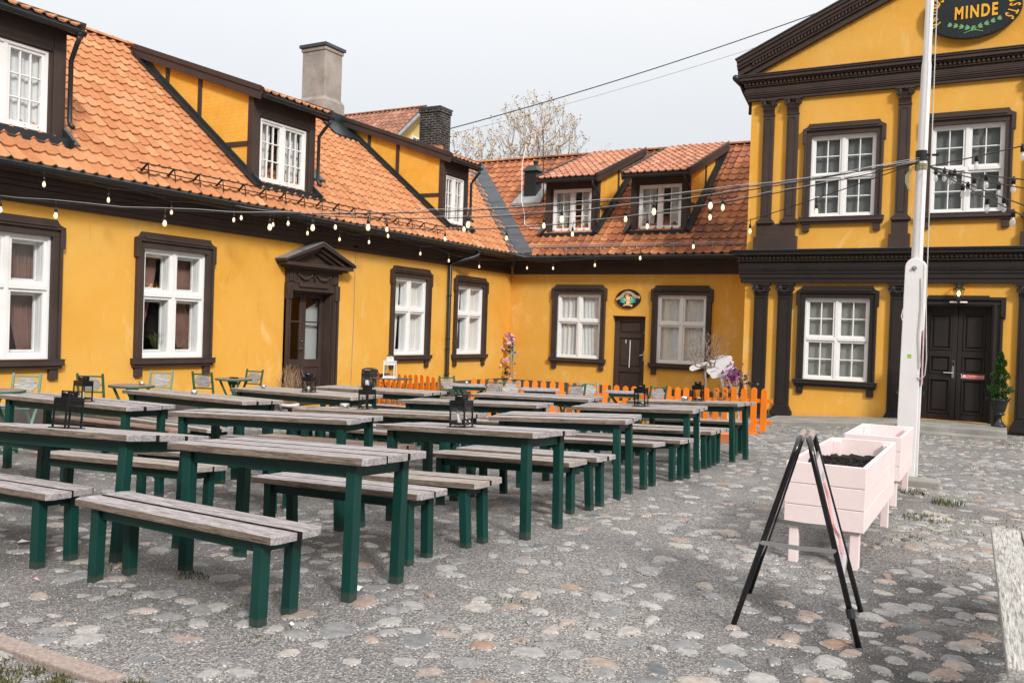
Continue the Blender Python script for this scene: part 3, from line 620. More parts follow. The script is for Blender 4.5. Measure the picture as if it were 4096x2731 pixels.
def dormer(F, parent, uc, half, w_half, zw0, zw1, roof_u0, roof_u1, plane_t, tilem, sashes, cols, sgn_gut, pitch=20, timbers_both=False):
    """shed dormer: yellow brick cheeks with brown timbers, its own tiled roof up to the ridge. d=0 is the wall plane of the facade."""
    dF = -.265 if F.k == 'L' else -.49          # front face, behind the wall plane
    tp = math.tan(R(pitch)); de = dF + (.27 if F.k == 'L' else .42); ze = 5.70 if F.k == 'L' else 5.64
    D = lambda d: ze + .10 + (de - d) * tp       # underside of the dormer roof
    mainz = lambda d: ZE + (.45 - d) * T39
    root = None
    # front: brown posts, lintel and sill round the window
    b = MB(); zt = D(dF)
    F.box(b, uc - half, uc - w_half, dF - .12, dF, zw0 - .25, zt); F.box(b, uc + w_half, uc + half, dF - .12, dF, zw0 - .25, zt)
    F.box(b, uc - w_half, uc + w_half, dF - .12, dF, zw1, zt); F.box(b, uc - w_half, uc + w_half, dF - .12, dF, zw0 - .25, zw0)
    F.box(b, uc - half - .03, uc - w_half - .06, dF - .1, dF + .03, zw0 - .3, zt - .02); F.box(b, uc + w_half + .06, uc + half + .03, dF - .1, dF + .03, zw0 - .3, zt - .02)
    F.box(b, uc - w_half - .06, uc + w_half + .06, dF - .02, dF + .025, zw1 + .02, zt - .06)
    root = b.build('dormer', 'brown', parent, bevel=.006)
    F2 = Facade(F.k, F.p + dF if F.k == 'L' else F.p - dF)
    window(F2, root, uc, zw0, zw1, hw=w_half, split=.5, cols=cols, rows=3, kind='net' if uc == 7.68 else 'half', surround=False, sashes=sashes)
    # cheeks
    dtop = dF
    while D(dtop) > mainz(dtop) and dtop > -6: dtop -= .02
    b = MB(); tb = MB()
    for sg in (-1, 1):
        u = uc + sg * (half - .01); ui = uc + sg * (half - .12)
        poly = [(dF - .02, mainz(dF) - .3), (dF - .02, D(dF)), (dtop, D(dtop)), (dtop, mainz(dtop) - .3)]
        vs = [F.pt(u, d, z) for d, z in poly] + [F.pt(ui, d, z) for d, z in poly]; b.add(vs, [(0, 1, 2, 3), (7, 6, 5, 4), (0, 4, 5, 1), (1, 5, 6, 2), (2, 6, 7, 3), (3, 7, 4, 0)])
        uo = u + sg * .022
        def tim(d0, z0, d1, z1, w=.10):
            tb.bar(F.pt(u, d0, z0), F.pt(u, d1, z1), w, .05, up=Vector(F.pt(1, 0, 0)) - Vector(F.pt(0, 0, 0)))
        tim(dF - .06, mainz(dF - .06) - .1, dF - .06, D(dF - .06), .13)
        L_ = dF - dtop
        for q in (.40, .66): d = dF - L_ * q; tim(d, mainz(d) - .05, d, D(d))
        tim(dF - .06, mainz(dF) + (D(dF) - mainz(dF)) * .42, dF - L_ * .40, mainz(dF) + (D(dF) - mainz(dF)) * .42 + .02, .09)
        tim(dF, D(dF) - .06, dtop + .1, D(dtop + .1) - .06, .12)
        fl = [(dF, mainz(dF) + .02), (dF, mainz(dF) + .15), (dtop, mainz(dtop) + .15), (dtop, mainz(dtop) + .02)]
    b.build('cheek_wall', 'ybrick', root); tb.build('timber_frame', 'brown', root, bevel=.004)
    b = MB()
    for sg in (-1, 1):
        u = uc + sg * (half + .012); b.bar(F.pt(u, dF + .25, mainz(dF + .25) + .075), F.pt(u, dtop + .30, mainz(dtop + .30) + .075), .17, .035, up=Vector(F.pt(sg, 0, 0)) - Vector(F.pt(0, 0, 0)))
        b.bar(F.pt(u + sg * .07, dF + .25, mainz(dF + .25) + .085), F.pt(u + sg * .07, dtop + .30, mainz(dtop + .30) + .085), .02, .15, up=Vector(F.pt(sg, 0, 0)) - Vector(F.pt(0, 0, 0)))
    F.box(b, uc - half - .08, uc + half + .08, dF - .01, dF + .2, zw0 - .27, zw0 - .06)
    b.build('roof_flashing', 'black', root)
    # roof
    slope_len = (de - (.45 - (7.28 - ZE) / T39)) / math.cos(R(pitch)) - .12; cp, sp_ = math.cos(R(pitch)), math.sin(R(pitch)); b = MB()
    O = Vector(F.pt(0, de, ze + .17)); E = Vector(F.pt(1, 0, 0)) - Vector(F.pt(0, 0, 0)); U = (Vector(F.pt(0, -1, 0)) - Vector(F.pt(0, 0, 0))) * cp + Vector((0, 0, sp_)); n = Vector((0, 0, cp)) - (Vector(F.pt(0, -1, 0)) - Vector(F.pt(0, 0, 0))) * sp_
    O = O - E * (O.dot(E))
    tiles(b, O, E, U, n, roof_u0 + .05, roof_u1 - .05, slope_len, tw=.20, rnd=random.Random(int(uc * 10)))
    b.build('dormer_roof', tilem, root, fix=False)
    b = MB(); vs = []
    for u in (roof_u0 + .06, roof_u1 - .06):
        for d, dz in ((de - .03, .05), (de - .03, .10), (de - slope_len * cp, .10), (de - slope_len * cp, .05)): vs.append(F.pt(u, d, ze + dz + (de - d) * tp))
    b.add(vs, [(0, 1, 5, 4), (1, 2, 6, 5), (2, 3, 7, 6), (3, 0, 4, 7), (0, 3, 2, 1), (4, 5, 6, 7)]); b.build('roof_boarding', 'brown', root)
    for u, sg in ((roof_u0, -1), (roof_u1, 1)):
        b = MB()
        for off, hgt, th, o2 in ((0, .24, .04, 0), (.09, .10, .03, sg * .028)):
            a, c = Vector(F.pt(u + o2, de + .02, ze + .10 + off)), Vector(F.pt(u + o2, de - (slope_len - (.35 if F.k == 'L' else .5)) * cp, ze + .10 + off + (slope_len - (.35 if F.k == 'L' else .5)) * sp_))
            b.bar(a, c, th, hgt, up=n)
        b.build('barge_board', 'brown', root, bevel=.005)
    b = MB(); F.box(b, roof_u0 + .03, roof_u1 - .03, de - .06, de - .03, ze + .05, ze + .20)
    hgutter(b, F, roof_u0 + .02, roof_u1 - .0, de + .06, ze + .07, .055); b.build('gutter', 'black', root)
    b = MB(); ug = roof_u1 - .1; dd = uc + half + .06 - ug; downpipe(b, F, ug, mainz(dF) + .16, ze + .04, de + .06, dF + .10, .036, dd); b.build('downpipe', 'black', root, smooth=True)
    return root

# ------------------------------------------------------------------ left wing
FL = Facade('L', XL); FB = Facade('B', YB); FR = Facade('B', 19.9)
lw = thing('restaurant_building', 'long yellow left-hand building with orange tiled roof, dormers and white windows', 'building', (-12.5, 12, -.2))
LWIN = [(7.61, .805, 2.63), (10.54, .80, 2.63), (17.47, .79, 2.63), (20.19, .79, 2.60), (4.68, .80, 2.63)]
DO = (13.34, 14.62, -.25, 2.12)
FL.wall('wall', 'plaster', lw, .5, 22.4, -.4, 3.3, [(u - .66, u + .66, a, c) for u, a, c in LWIN] + [DO], .3)
b = MB(); FL.box(b, .5, DO[0] - .14, -.05, .035, -.45, .095); FL.box(b, DO[1] + .14, 22.38, -.05, .035, -.45, .095); b.build('plinth', 'plinth', lw, bevel=.01)
for i, (u, a, c) in enumerate(LWIN): window(FL, lw, u, a, c, deep=.19, kind='dark' if i in (0, 1, 4) else 'half')
b = MB()   # eaves cornice
FL.box(b, .5, 22.33, -.02, .05, 3.07, 3.30); FL.box(b, .5, 22.3, .05, .07, 3.10, 3.16)
for k, (d, z0, z1) in enumerate(((.09, 3.30, 3.38), (.14, 3.38, 3.46), (.43, 3.46, 3.50))): FL.box(b, .5, 22.4 - d, -.02, d, z0, z1)
b.build('cornice', 'brown', lw, bevel=.012)
b = MB(); keep = lambda s, t_: s < YE - .26 + t_ * C39
tiles(b, (XE, 0, ZE), (0, 1, 0), (-C39, 0, S39), (S39, 0, C39), .5, 26.5, TS, keep, rnd=random.Random(2))
b.build('roof', 'tileL', lw, fix=False)
b = MB(); z_ = -.06
def Lq(s, t_, h): return (XE - t_ * C39 + h * S39, s, ZE + t_ * S39 + h * C39)
b.add([Lq(.5, 0, z_), Lq(YE, 0, z_), Lq(YE + TS * C39, TS, z_), Lq(.5, TS, z_)], [(0, 1, 2, 3)])
b.add([(RIDX, .5, 7.22), (RIDX, 26.5, 7.22), (RIDX - 4.6, 26.5, 3.5), (RIDX - 4.6, .5, 3.5)], [(0, 1, 2, 3)])
b.add([(-12.5, .5, -.4), (-12.5, .5, 3.5), (RIDX, .5, 7.2), (RIDX - 4.3, .5, 3.5), (RIDX - 4.3, .5, -.4)], [(0, 1, 2, 3, 4)]); b.build('roof_boarding', 'brown', lw, fix=False)
b = MB(); ridge_caps(b, (RIDX, .5, 7.30), (RIDX, 26.4, 7.30)); b.build('ridge_tiles', 'tileL', lw, fix=False)
b = MB(); b.hexa([(XE - .05, .5, 3.50), (XE + .10, .5, 3.50), (XE + .10, YE - .08, 3.50), (XE - .05, YE, 3.50), (XE - .05, .5, ZE + .03), (XE + .10, .5, 3.535), (XE + .10, YE - .08, 3.535), (XE - .05, YE, ZE + .03)])
hgutter(b, FL, .5, YE - .10, .605, 3.525, .07); b.build('gutter', 'black', lw)
b = MB(); downpipe(b, FL, 19.55, -.2, 3.46, .605, .10, .05, -.52, (2.3, 1.2, .95, .3)); b.build('drainpipe', 'black', lw, smooth=True)
b = MB(); snow_guard(b, FL, 9.5, 18.4, lambda h: .45 - .20 - (0) + h * S39, lambda h: ZE + .20 * T39 + .05 + h * C39, .17, .52); b.build('snow_guard', 'rubber', lw)
for uc, half, wh, sh, r0, r1, cl in ((7.68, .88, .65, (2, 1), 6.66, 8.68, 3), (13.35, .85, .65, (2, 1), 12.42, 14.42, 3), (19.70, .57, .44, (2, 1), 19.04, 20.46, 2)):
    dormer(FL, lw, uc, half, wh, 4.21, 5.43, r0, r1, 0, 'tileL', sh, cl, 1, 19.0)
# pedimented door
b = MB(); dc = (DO[0] + DO[1]) / 2
F = FL; F.box(b, DO[0] - .14, DO[0], -.02, .06, -.25, 2.12); F.box(b, DO[1], DO[1] + .14, -.02, .06, -.25, 2.12); F.box(b, DO[0] - .14, DO[0] - .09, -.01, .10, -.25, 1.95); F.box(b, DO[1] + .09, DO[1] + .14, -.01, .10, -.25, 1.95)
F.box(b, DO[0] - .06, DO[0] - .02, .05, .085, -.25, 2.14); F.box(b, DO[1] + .02, DO[1] + .06, .05, .085, -.25, 2.14); F.box(b, DO[0] - .09, DO[1] + .09, -.01, .06, 2.12, 2.27); F.box(b, DO[0] + .2, DO[1] - .2, .05, .10, 2.20, 2.275)
for sg in (-1, 1): F.box(b, dc + sg * .715 - .07, dc + sg * .715 + .07, -.01, .11, 1.95, 2.27)
dr = b.build('door_surround', 'brown', lw, bevel=.006)
b = MB(); F.box(b, dc - .77, dc + .77, -.02, .07, 2.275, 2.52)
for sg in (-1, 1):
    for k in range(3): F.box(b, dc + sg * (.60 + .055 * k) - .018, dc + sg * (.60 + .055 * k) + .018, .06, .10, 2.30, 2.50)
rg = random.Random(4)
for sg in (-1, 1):
    for k in range(13):
        f = k / 12; u = dc + sg * (.06 + .42 * f); z = 2.455 - .085 * math.sin(math.pi * f); r = .018 + .016 * math.sin(math.pi * f)
        for _ in range(2): b.lathe(F.pt(u + rg.uniform(-.012, .012), .085 + rg.uniform(0, .02), z + rg.uniform(-.015, .015)), [(.004, -r), (r * .8, -r * .5), (r, 0), (r * .8, r * .5), (.004, r)], 7)
    for k in range(5): b.lathe(F.pt(dc + sg * .50, .085, 2.46 - .03 * k), [(.004, -.018), (.02, 0), (.004, .018)], 7)
for k in range(6): b.lathe(F.pt(dc, .09, 2.47 - .025 * k), [(.004, -.02), (.024 + .003 * k, 0), (.004, .02)], 7)
b.build('garland_frieze', 'brown', dr, bevel=.003, seg=1)
b = MB(); F.box(b, dc - .80, dc + .80, -.02, .12, 2.52, 2.56)
for k in range(34): u = dc - .80 + k * .0475; F.box(b, u, u + .026, .115, .15, 2.525, 2.56)
F.box(b, dc - .90, dc + .90, -.02, .20, 2.56, 2.60); F.box(b, dc - 1.0, dc + 1.0, -.02, .28, 2.60, 2.67)
for sg in (-1, 1):
    a = [(dc + sg * 1.06, 2.67), (dc + sg * 1.06, 2.715), (dc, 3.125), (dc, 3.04)]; b.prism(a, F.pt, -.02, .30)
    a = [(dc + sg * .92, 2.68), (dc, 3.04), (dc, 2.97), (dc + sg * .74, 2.68)]; b.prism(a, F.pt, -.02, .21)
    a = [(dc + sg * .70, 2.68), (dc, 2.96), (dc, 2.90), (dc + sg * .55, 2.68)]; b.prism(a, F.pt, -.02, .13)
    for k in range(15):
        f = .08 + k * .058; u, z = dc + sg * .70 * (1 - f), 2.68 + .28 * f; b.prism([(u - .012, z - .035), (u + .012, z - .035), (u + .012, z), (u - .012, z)], F.pt, .12, .155)
b.prism([(dc - .8, 2.67), (dc + .8, 2.67), (dc, 3.0)], F.pt, -.02, .06); b.build('pediment', 'brown', dr, bevel=.004, seg=1)
b = MB()
for sg in (-1, 1): b.hexa([F.pt(dc + sg * 1.07, -.02, 2.718), F.pt(dc, -.02, 3.128), F.pt(dc, .31, 3.128), F.pt(dc + sg * 1.07, .31, 2.718), F.pt(dc + sg * 1.07, -.02, 2.728), F.pt(dc, -.02, 3.138), F.pt(dc, .31, 3.138), F.pt(dc + sg * 1.07, .31, 2.728)])
b.build('pediment_capping', 'zinc', dr)
for sg in (-1, 1):
    a, c = (DO[0] + .03, dc - .005) if sg < 0 else (dc + .005, DO[1] - .03); b = MB(); D0, D1 = -.25, -.205
    F.box(b, a, a + .085, D0, D1, -.25, 2.09); F.box(b, c - .085, c, D0, D1, -.25, 2.09); a2, c2 = a + .085, c - .085
    F.box(b, a2, c2, D0, D1, 2.0, 2.09); F.box(b, a2, c2, D0, D1, 1.48, 1.51); F.box(b, a2, c2, D0, D1, .55, .72); F.box(b, a2, c2, D0, D1 - .02, -.25, .55); F.box(b, a2 + .05, c2 - .05, D0, D1 + .004, -.12, .48)
    dl = b.build('door', 'brown', lw, bevel=.006); b = MB()
    for e, g in ((.72, 1.48), (1.51, 2.0)): b.quad(F.pt(a2, -.23, e), F.pt(c2, -.23, e), F.pt(c2, -.23, g), F.pt(a2, -.23, g))
    b.build('pane', 'glass', dl, fix=False)
    if sg < 0:
        b = MB(); b.tube([F.pt(c - .04, -.2, .95), F.pt(c - .04, -.14, .95), F.pt(c - .15, -.13, .945)], .011, 7); b.lathe(F.pt(c - .04, -.18, 1.10), [(.004, -.02), (.022, -.012), (.022, .012), (.004, .02)], 8); b.build('door_handle', 'steel', dl)
        b = MB(); F.box(b, a2 + .01, a2 + .14, -.229, -.226, .73, .92); b.build('poster', 'posterpink', dl)
b = MB(); F.box(b, DO[0] - .002, DO[0] + .03, -.3, -.004, -.25, 2.12); F.box(b, DO[1] - .03, DO[1] + .002, -.3, -.004, -.25, 2.12); F.box(b, DO[0] + .03, DO[1] - .03, -.3, -.004, 2.09, 2.122); b.build('door_lining', 'brown', lw)
b = MB(); q = [F.pt(DO[0], -.28, -.25), F.pt(DO[1], -.28, -.25), F.pt(DO[1], -.28, 2.12), F.pt(DO[0], -.28, 2.12)]; r = [F.pt(DO[0] - .3, -2.2, -.25), F.pt(DO[1] + .3, -2.2, -.25), F.pt(DO[1] + .3, -2.2, 2.12), F.pt(DO[0] - .3, -2.2, 2.12)]
b.add(q + r, [(4, 5, 6, 7), (0, 1, 5, 4), (1, 2, 6, 5), (2, 3, 7, 6), (3, 0, 4, 7)]); b.build('hall', 'room', lw, fix=False)
b = MB(); b.hexa([F.pt(14.06, -.33, -.2), F.pt(14.6, -.36, -.2), F.pt(14.6, -.40, -.2), F.pt(14.06, -.37, -.2), F.pt(14.06, -.33, 1.65), F.pt(14.6, -.36, 1.95), F.pt(14.6, -.40, 1.95), F.pt(14.06, -.37, 1.65)]); b.build('hall_partition', 'room_grey', lw)
fe = thing('fire_extinguisher', 'red fire extinguisher inside the glazed brown door', 'extinguisher', F.pt(13.64, -.36, .62))
b = MB(); b.lathe(F.pt(13.64, -.36, .62), [(.07, 0), (.075, .03), (.075, .40), (.05, .47), (.025, .50), (.02, .53)], 14); b.build('cylinder', 'red', fe, smooth=True)
b = MB(); b.tube([F.pt(13.64, -.36, 1.14), F.pt(13.64, -.32, 1.19), F.pt(13.64, -.29, 1.17)], .012, 6); b.tube([F.pt(13.66, -.36, 1.14), F.pt(13.74, -.34, 1.0), F.pt(13.73, -.33, .75)], .011, 6); b.build('hose', 'rubber', fe)
b = MB(); b.lathe(F.pt(13.64, -.36, .80), [(.0765, 0), (.0765, .16)], 14); b.build('paper_band', 'paper', fe, smooth=True)
b = MB(); b.tube([F.pt(15.35, .012, 3.06), F.pt(15.36, .012, 1.6), F.pt(15.33, .012, .1)], .006, 5); F.box(b, 15.25, 15.37, .0, .05, 3.08, 3.2); b.build('wall_cable', 'zinc', lw)
# rendered chimney on the ridge
b = MB(); b.box(-16.92, -16.12, 18.30, 19.0, 6.6, 8.86); b.box(-17.0, -16.06, 18.22, 19.08, 6.2, 7.45)
b.hexa([(-17.0, 18.22, 7.45), (-16.06, 18.22, 7.45), (-16.06, 19.08, 7.45), (-17.0, 19.08, 7.45), (-16.92, 18.30, 7.58), (-16.12, 18.30, 7.58), (-16.12, 19.0, 7.58), (-16.92, 19.0, 7.58)]); b.box(-16.95, -16.09, 18.27, 19.03, 8.80, 8.90)
ch = b.build('chimney', 'render', lw, bevel=.015)
b = MB(); b.box(-16.99, -16.05, 18.23, 19.07, 8.90, 8.985); b.build('chimney_cap', 'flash', ch, bevel=.006)
b = MB(); b.box(-17.02, -16.03, 18.19, 19.11, 6.3, 7.18); b.hexa([(-16.1, 18.1, 6.85), (-15.5, 18.1, 6.38), (-15.5, 19.25, 6.38), (-16.1, 19.25, 6.85), (-16.1, 18.1, 7.0), (-15.5, 18.1, 6.48), (-15.5, 19.25, 6.48), (-16.1, 19.25, 7.0)]); b.build('chimney_flashing', 'black', ch)
# tall black flue beside the middle dormer
b = MB(); b.box(-13.62, -13.45, 14.85, 15.0, 4.7, 5.95); b.hexa([(-13.75, 14.72, 4.85), (-13.2, 14.72, 4.5), (-13.2, 15.12, 4.5), (-13.75, 15.12, 4.85), (-13.75, 14.72, 5.02), (-13.2, 14.72, 4.62), (-13.2, 15.12, 4.62), (-13.75, 15.12, 5.02)]); b.build('roof_flue', 'black', lw)
# sooty brick chimney
b = MB(); b.box(-16.90, -16.12, 23.82, 24.48, 6.7, 8.50); b.box(-16.93, -16.09, 23.79, 24.51, 8.42, 8.56)
bc = b.build('brick_chimney', 'sootbrick', lw, bevel=.008); b = MB(); b.box(-16.95, -16.07, 23.77, 24.53, 8.56, 8.60); b.build('chimney_cap', 'flash', bc)
b = MB(); rr = random.Random(3)
for _ in range(26): x, y = rr.uniform(-16.95, -16.05), rr.choice([23.76, 23.74]); b.box(x, x + .12, y - .05, y + .1, 6.95 + rr.uniform(0, .22), 7.12 + rr.uniform(0, .2), rr.random())
b.build('tile_flaunching', 'tileL', bc)

# ------------------------------------------------------------------ back wing
bw = thing('back_wing_building', 'low yellow building across the end of the yard with weathered red tiled roof', 'building', (-9, 22.4, -.25))
XR = -4.6
BWIN = [(-10.31, .755, 2.53), (-7.37, .73, 2.52)]; BD = (-9.30, -8.36, -.35, 1.955)
FB.wall('wall', 'plaster', bw, -12.5, XR, -.5, 3.3, [(u - .66, u + .66, a, c) for u, a, c in BWIN] + [BD], .3)
b = MB(); FB.box(b, -12.4, BD[0], -.05, .035, -.5, .06); FB.box(b, BD[1], XR, -.05, .035, -.5, .06); b.build('plinth', 'plinth', bw, bevel=.01)
for u, a, c in BWIN: window(FB, bw, u, a, c, deep=.10, kind='net')
b = MB(); FB.box(b, -12.4, XR, -.02, .05, 3.07, 3.30)
for d, z0, z1 in ((.09, 3.30, 3.36), (.14, 3.36, 3.43), (.43, 3.43, 3.468)): FB.box(b, -12.45 + d, XR, -.02, d, z0, z1)
b.build('cornice', 'brown', bw, bevel=.012)
b = MB(); keepB = lambda s, t_: s > XE + .26 - t_ * C39 and s < XR
tiles(b, (0, YE, ZE - .03), (1, 0, 0), (0, C39, S39), (0, -S39, C39), -16.6, XR, TS + .05, keepB, tw=.235, h=.034, rnd=random.Random(9)); b.build('roof', 'tileB', bw, fix=False)
b = MB()
def Bq(s, t_, h): return (s, YE + t_ * C39 - h * S39, ZE - .03 + t_ * S39 + h * C39)
b.add([Bq(XE, 0, z_), Bq(XR, 0, z_), Bq(XR, TS, z_), Bq(XE - TS * C39, TS, z_)], [(0, 1, 2, 3)]); b.add([(-17, RIDY, 7.22), (XR, RIDY, 7.22), (XR, RIDY + 4.5, 3.5), (-17, RIDY + 4.5, 3.5)], [(0, 1, 2, 3)]); b.build('roof_boarding', 'brown', bw, fix=False)
b = MB(); ridge_caps(b, (-16.6, RIDY, 7.28), (XR, RIDY, 7.28)); b.build('ridge_tiles', 'tileB', bw, fix=False)
b = MB(); b.hexa([(XE + .08, YE - .10, 3.47), (XR, YE - .10, 3.47), (XR, YE + .05, 3.47), (XE, YE + .05, 3.47), (XE + .08, YE - .10, 3.505), (XR, YE - .10, 3.505), (XR, YE + .05, ZE), (XE, YE + .05, ZE)])
hgutter(b, FB, XE + .10, XR, .605, 3.495, .07); b.build('gutter', 'black', bw)
b = MB(); snow_guard(b, FB, -11.75, XR - .3, lambda h: .45 - .14 + h * S39, lambda h: ZE + .14 * T39 + .03 + h * C39, .13, 1.02)
FB.box(b, -11.75, XR - .3, .36, .375, ZE + .19, ZE + .205); 
for k in range(60): b.tube([FB.pt(-11.7 + k * .117, .345, ZE + .18), FB.pt(-11.7 + k * .117, .375, ZE + .26)], .006, 4)
b.build('snow_guard', 'zinc', bw)
for uc, r0, r1 in ((-10.87, -11.80, -9.94), (-8.25, -9.20, -7.32)): dormer(FB, bw, uc, .80, .60, 4.335, 5.53, r0, r1, 0, 'tileD', (2, 1), 2, 1, 21)
# valley gutter between the two roofs
b = MB(); Z0 = ZE + .045
for k in range(6):
    t0, t1 = k / 6 * 4.55, (k + 1) / 6 * 4.55 + .01; q = []
    for t_ in (t0, t1): cx, cy, cz = XE - t_, YE + t_, Z0 + t_ * T39 + (.008 * (t_ == t0)); q.append(((cx, cy - .46, cz), (cx, cy, cz - .02), (cx + .46, cy, cz)))
    b.add([q[0][0], q[0][1], q[0][2], q[1][0], q[1][1], q[1][2]], [(0, 1, 4, 3), (1, 2, 5, 4)])
b.add([(XE + .02, YE - .46, Z0 - .01), (XE + .02, YE - .02, Z0 - .03), (XE + .46, YE - .02, Z0 - .01), (XE + .03, YE - .42, Z0 - .13), (XE + .42, YE - .03, Z0 - .13)], [(0, 1, 3), (1, 2, 4), (1, 4, 3)]); b.build('valley_gutter', 'flash', bw, fix=False)
# panelled brown door
b = MB(); D0, D1 = -.22, -.16; a, c = BD[0], BD[1]; FB.box(b, a, a + .15, D0, D1, -.35, 1.95); FB.box(b, c - .15, c, D0, D1, -.35, 1.95)
for z0, z1 in ((1.80, 1.95), (1.36, 1.48), (.44, .56), (-.35, -.2)): FB.box(b, a + .15, c - .15, D0, D1, z0, z1)
for z0, z1 in ((1.48, 1.80), (.56, 1.36), (-.2, .44)): FB.box(b, a + .15, c - .15, D0, D1 - .035, z0, z1); FB.box(b, a + .2, c - .2, D0, D1 - .015, z0 + .05, z1 - .05)
dl = b.build('door', 'brown', bw, bevel=.008); b = MB(); b.tube([FB.pt(c - .07, D1, .93), FB.pt(c - .07, D1 + .05, .93), FB.pt(c - .17, D1 + .06, .90)], .012, 7); FB.box(b, c - .09, c - .05, D1, D1 + .008, .76, 1.02); b.build('door_handle', 'steel', dl)
b = MB(); b.lathe(FB.pt(c - .06, D1 + .01, 1.52), [(.004, -.02), (.025, 0), (.004, .02)], 10); b.build('door_lock', 'gold', dl)
b = MB(); b.bar(FB.pt(a + .46, D1 + .004, .56), FB.pt(a + .47, D1 + .004, 1.30), .025, .006, up=(0, 1, 0)); b.bar(FB.pt(a + .345, D1 + .004, 1.22), FB.pt(a + .345, D1 + .004, 1.31), .022, .006, up=(0, 1, 0)); b.build('white_tape', 'paper', dl)
# oval sign over that door
ov = thing('oval_sign', 'small black oval sign with peach ribbon over the narrow panelled door', 'sign', FB.pt(-8.855, .03, 2.415))
E_ = lambda rx, rz, n, cu, cz: [(cu + rx * math.cos(2 * math.pi * k / n), cz + rz * math.sin(2 * math.pi * k / n)) for k in range(n)]
b = MB(); b.prism(E_(.355, .255, 48, -8.855, 2.415), FB.pt, .005, .055); b.build('board', 'signblack', ov, bevel=.006)
def sp(b, pts, w, d0, d1):     # ribbon along points in the sign plane
    for (u, z), (u2, z2) in zip(pts[:-1], pts[1:]): b.bar(FB.pt(-8.855 + u, (d0 + d1) / 2, 2.415 + z), FB.pt(-8.855 + u2, (d0 + d1) / 2, 2.415 + z2), w, d1 - d0, up=(0, 1, 0))
rib = [(-.335, -.025), (-.29, .0), (-.24, .025), (-.20, .055), (-.16, .10), (-.11, .14), (-.05, .165), (0, .172), (.06, .16), (.11, .13), (.16, .10), (.20, .07), (.25, .05), (.30, .04), (.335, .035)]
b = MB(); sp(b, rib, .062, .054, .066); sp(b, [(-.01, .10), (.02, .115), (.02, .095), (-.06, .085), (-.07, .055), (.06, .052), (.10, .03), (.10, -.02), (.06, -.045)], .03, .054, .068); sp(b, [(-.07, -.0), (-.085, -.04), (-.05, -.07), (.06, -.07), (.085, -.09), (.05, -.12)], .034, .054, .07); sp(b, [(-.11, -.205), (-.11, -.18), (-.06, -.165), (0, -.16), (.07, -.17), (.13, -.195)], .05, .054, .068); b.build('ribbon', 'peach', ov)
b = MB(); b.prism([(-8.855 - .055, 2.415 + .04), (-8.855 + .06, 2.415 + .04), (-8.855 + .055, 2.415 - .045), (-8.855 - .04, 2.415 - .05)], FB.pt, .054, .074); b.prism([(-8.855 - .045, 2.415 - .085), (-8.855 + .045, 2.415 - .085), (-8.855 + .05, 2.415 - .135), (-8.855 - .05, 2.415 - .135)], FB.pt, .054, .073); b.build('mug', 'cream', ov, bevel=.004)
b = MB()
for sg in (-1, 1):
    bx, bz = sg * .10, -.12
    for k, (dx, dz) in enumerate(((.03, .20), (.07, .17), (.13, .16), (.12, .10), (.12, .04), (.06, .06), (-.01, .15))): sp(b, [(bx, bz), (bx + sg * dx * .5, bz + dz * .65), (bx + sg * dx, bz + dz)], .02, .054, .062 + .0012 * k)
b.build('palm_leaves', 'mint', ov)
def on_path(pts, s):
    acc = 0
    for (u, z), (u2, z2) in zip(pts[:-1], pts[1:]):
        l = math.hypot(u2 - u, z2 - z)
        if acc + l >= s: f = (s - acc) / l; return u + (u2 - u) * f, z + (z2 - z) * f, math.atan2(z2 - z, u2 - u)
        acc += l
    return pts[-1][0], pts[-1][1], 0
LB = MB(); tot = sum(math.hypot(q[0] - p[0], q[1] - p[1]) for p, q in zip(rib[:-1], rib[1:])); word = 'MISFORNØYELSESPARK'
for i, chh in enumerate(word):
    u, z, an = on_path(rib, tot * (.055 + .89 * i / (len(word) - 1))); ca, sa = math.cos(an), math.sin(an)
    o = text(chh, .05, lambda x, d, y: FB.pt(-8.855 + u + (x * ca - (y - .017) * sa), .066 + d, 2.415 + z + x * sa + (y - .017) * ca), 'brown_dark', 'letter', None, .002)
    LB.add([v.co for v in o.data.vertices], [tuple(p.vertices) for p in o.data.polygons]); bpy.data.objects.remove(o)
LB.build('lettering', 'brown_dark', ov, fix=False)
# roof vent, skylight, aerial
b = MB(); b.box(-13.24, -12.82, 24.35, 24.75, 5.3, 6.42); b.hexa([(-13.31, 24.28, 6.42), (-12.75, 24.28, 6.42), (-12.75, 24.82, 6.42), (-13.31, 24.82, 6.42), (-13.15, 24.44, 6.62), (-12.91, 24.44, 6.62), (-12.91, 24.66, 6.62), (-13.15, 24.66, 6.62)]); b.lathe((-12.98, 24.6, 6.55), [(.07, 0), (.07, .16), (.09, .16), (.09, .22), (.02, .24)], 10); rv = b.build('roof_vent', 'black', bw, bevel=.006)
b = MB(); q = lambda x, y, h: (x, y, ZE + (y - YE) * T39 + h); b.hexa([q(-13.5, 24.05, .02), q(-12.5, 24.05, .02), q(-12.65, 24.9, .02), q(-13.4, 24.9, .02), q(-13.5, 24.05, .09), q(-12.5, 24.05, .09), q(-12.65, 24.9, .09), q(-13.4, 24.9, .09)]); b.build('vent_flashing', 'zinc', rv)
b = MB(); b.hexa([q(-12.75, 25.35, .0), q(-12.05, 25.35, .0), q(-12.05, 25.85, .0), q(-12.75, 25.85, .0), q(-12.75, 25.35, .13), q(-12.05, 25.35, .13), q(-12.05, 25.85, .13), q(-12.75, 25.85, .13)]); b.build('skylight', 'zinc', bw, bevel=.02)
b = MB(); b.tube([(-12.45, 24.2, 5.3), (-12.56, 24.2, 7.7)], .014, 6); an = b.build('aerial', 'rubber', bw); b = MB(); b.bar((-12.52, 24.2, 7.66), (-13.4, 24.25, 7.42), .03, .02); b.build('aerial_boom', 'white', an)
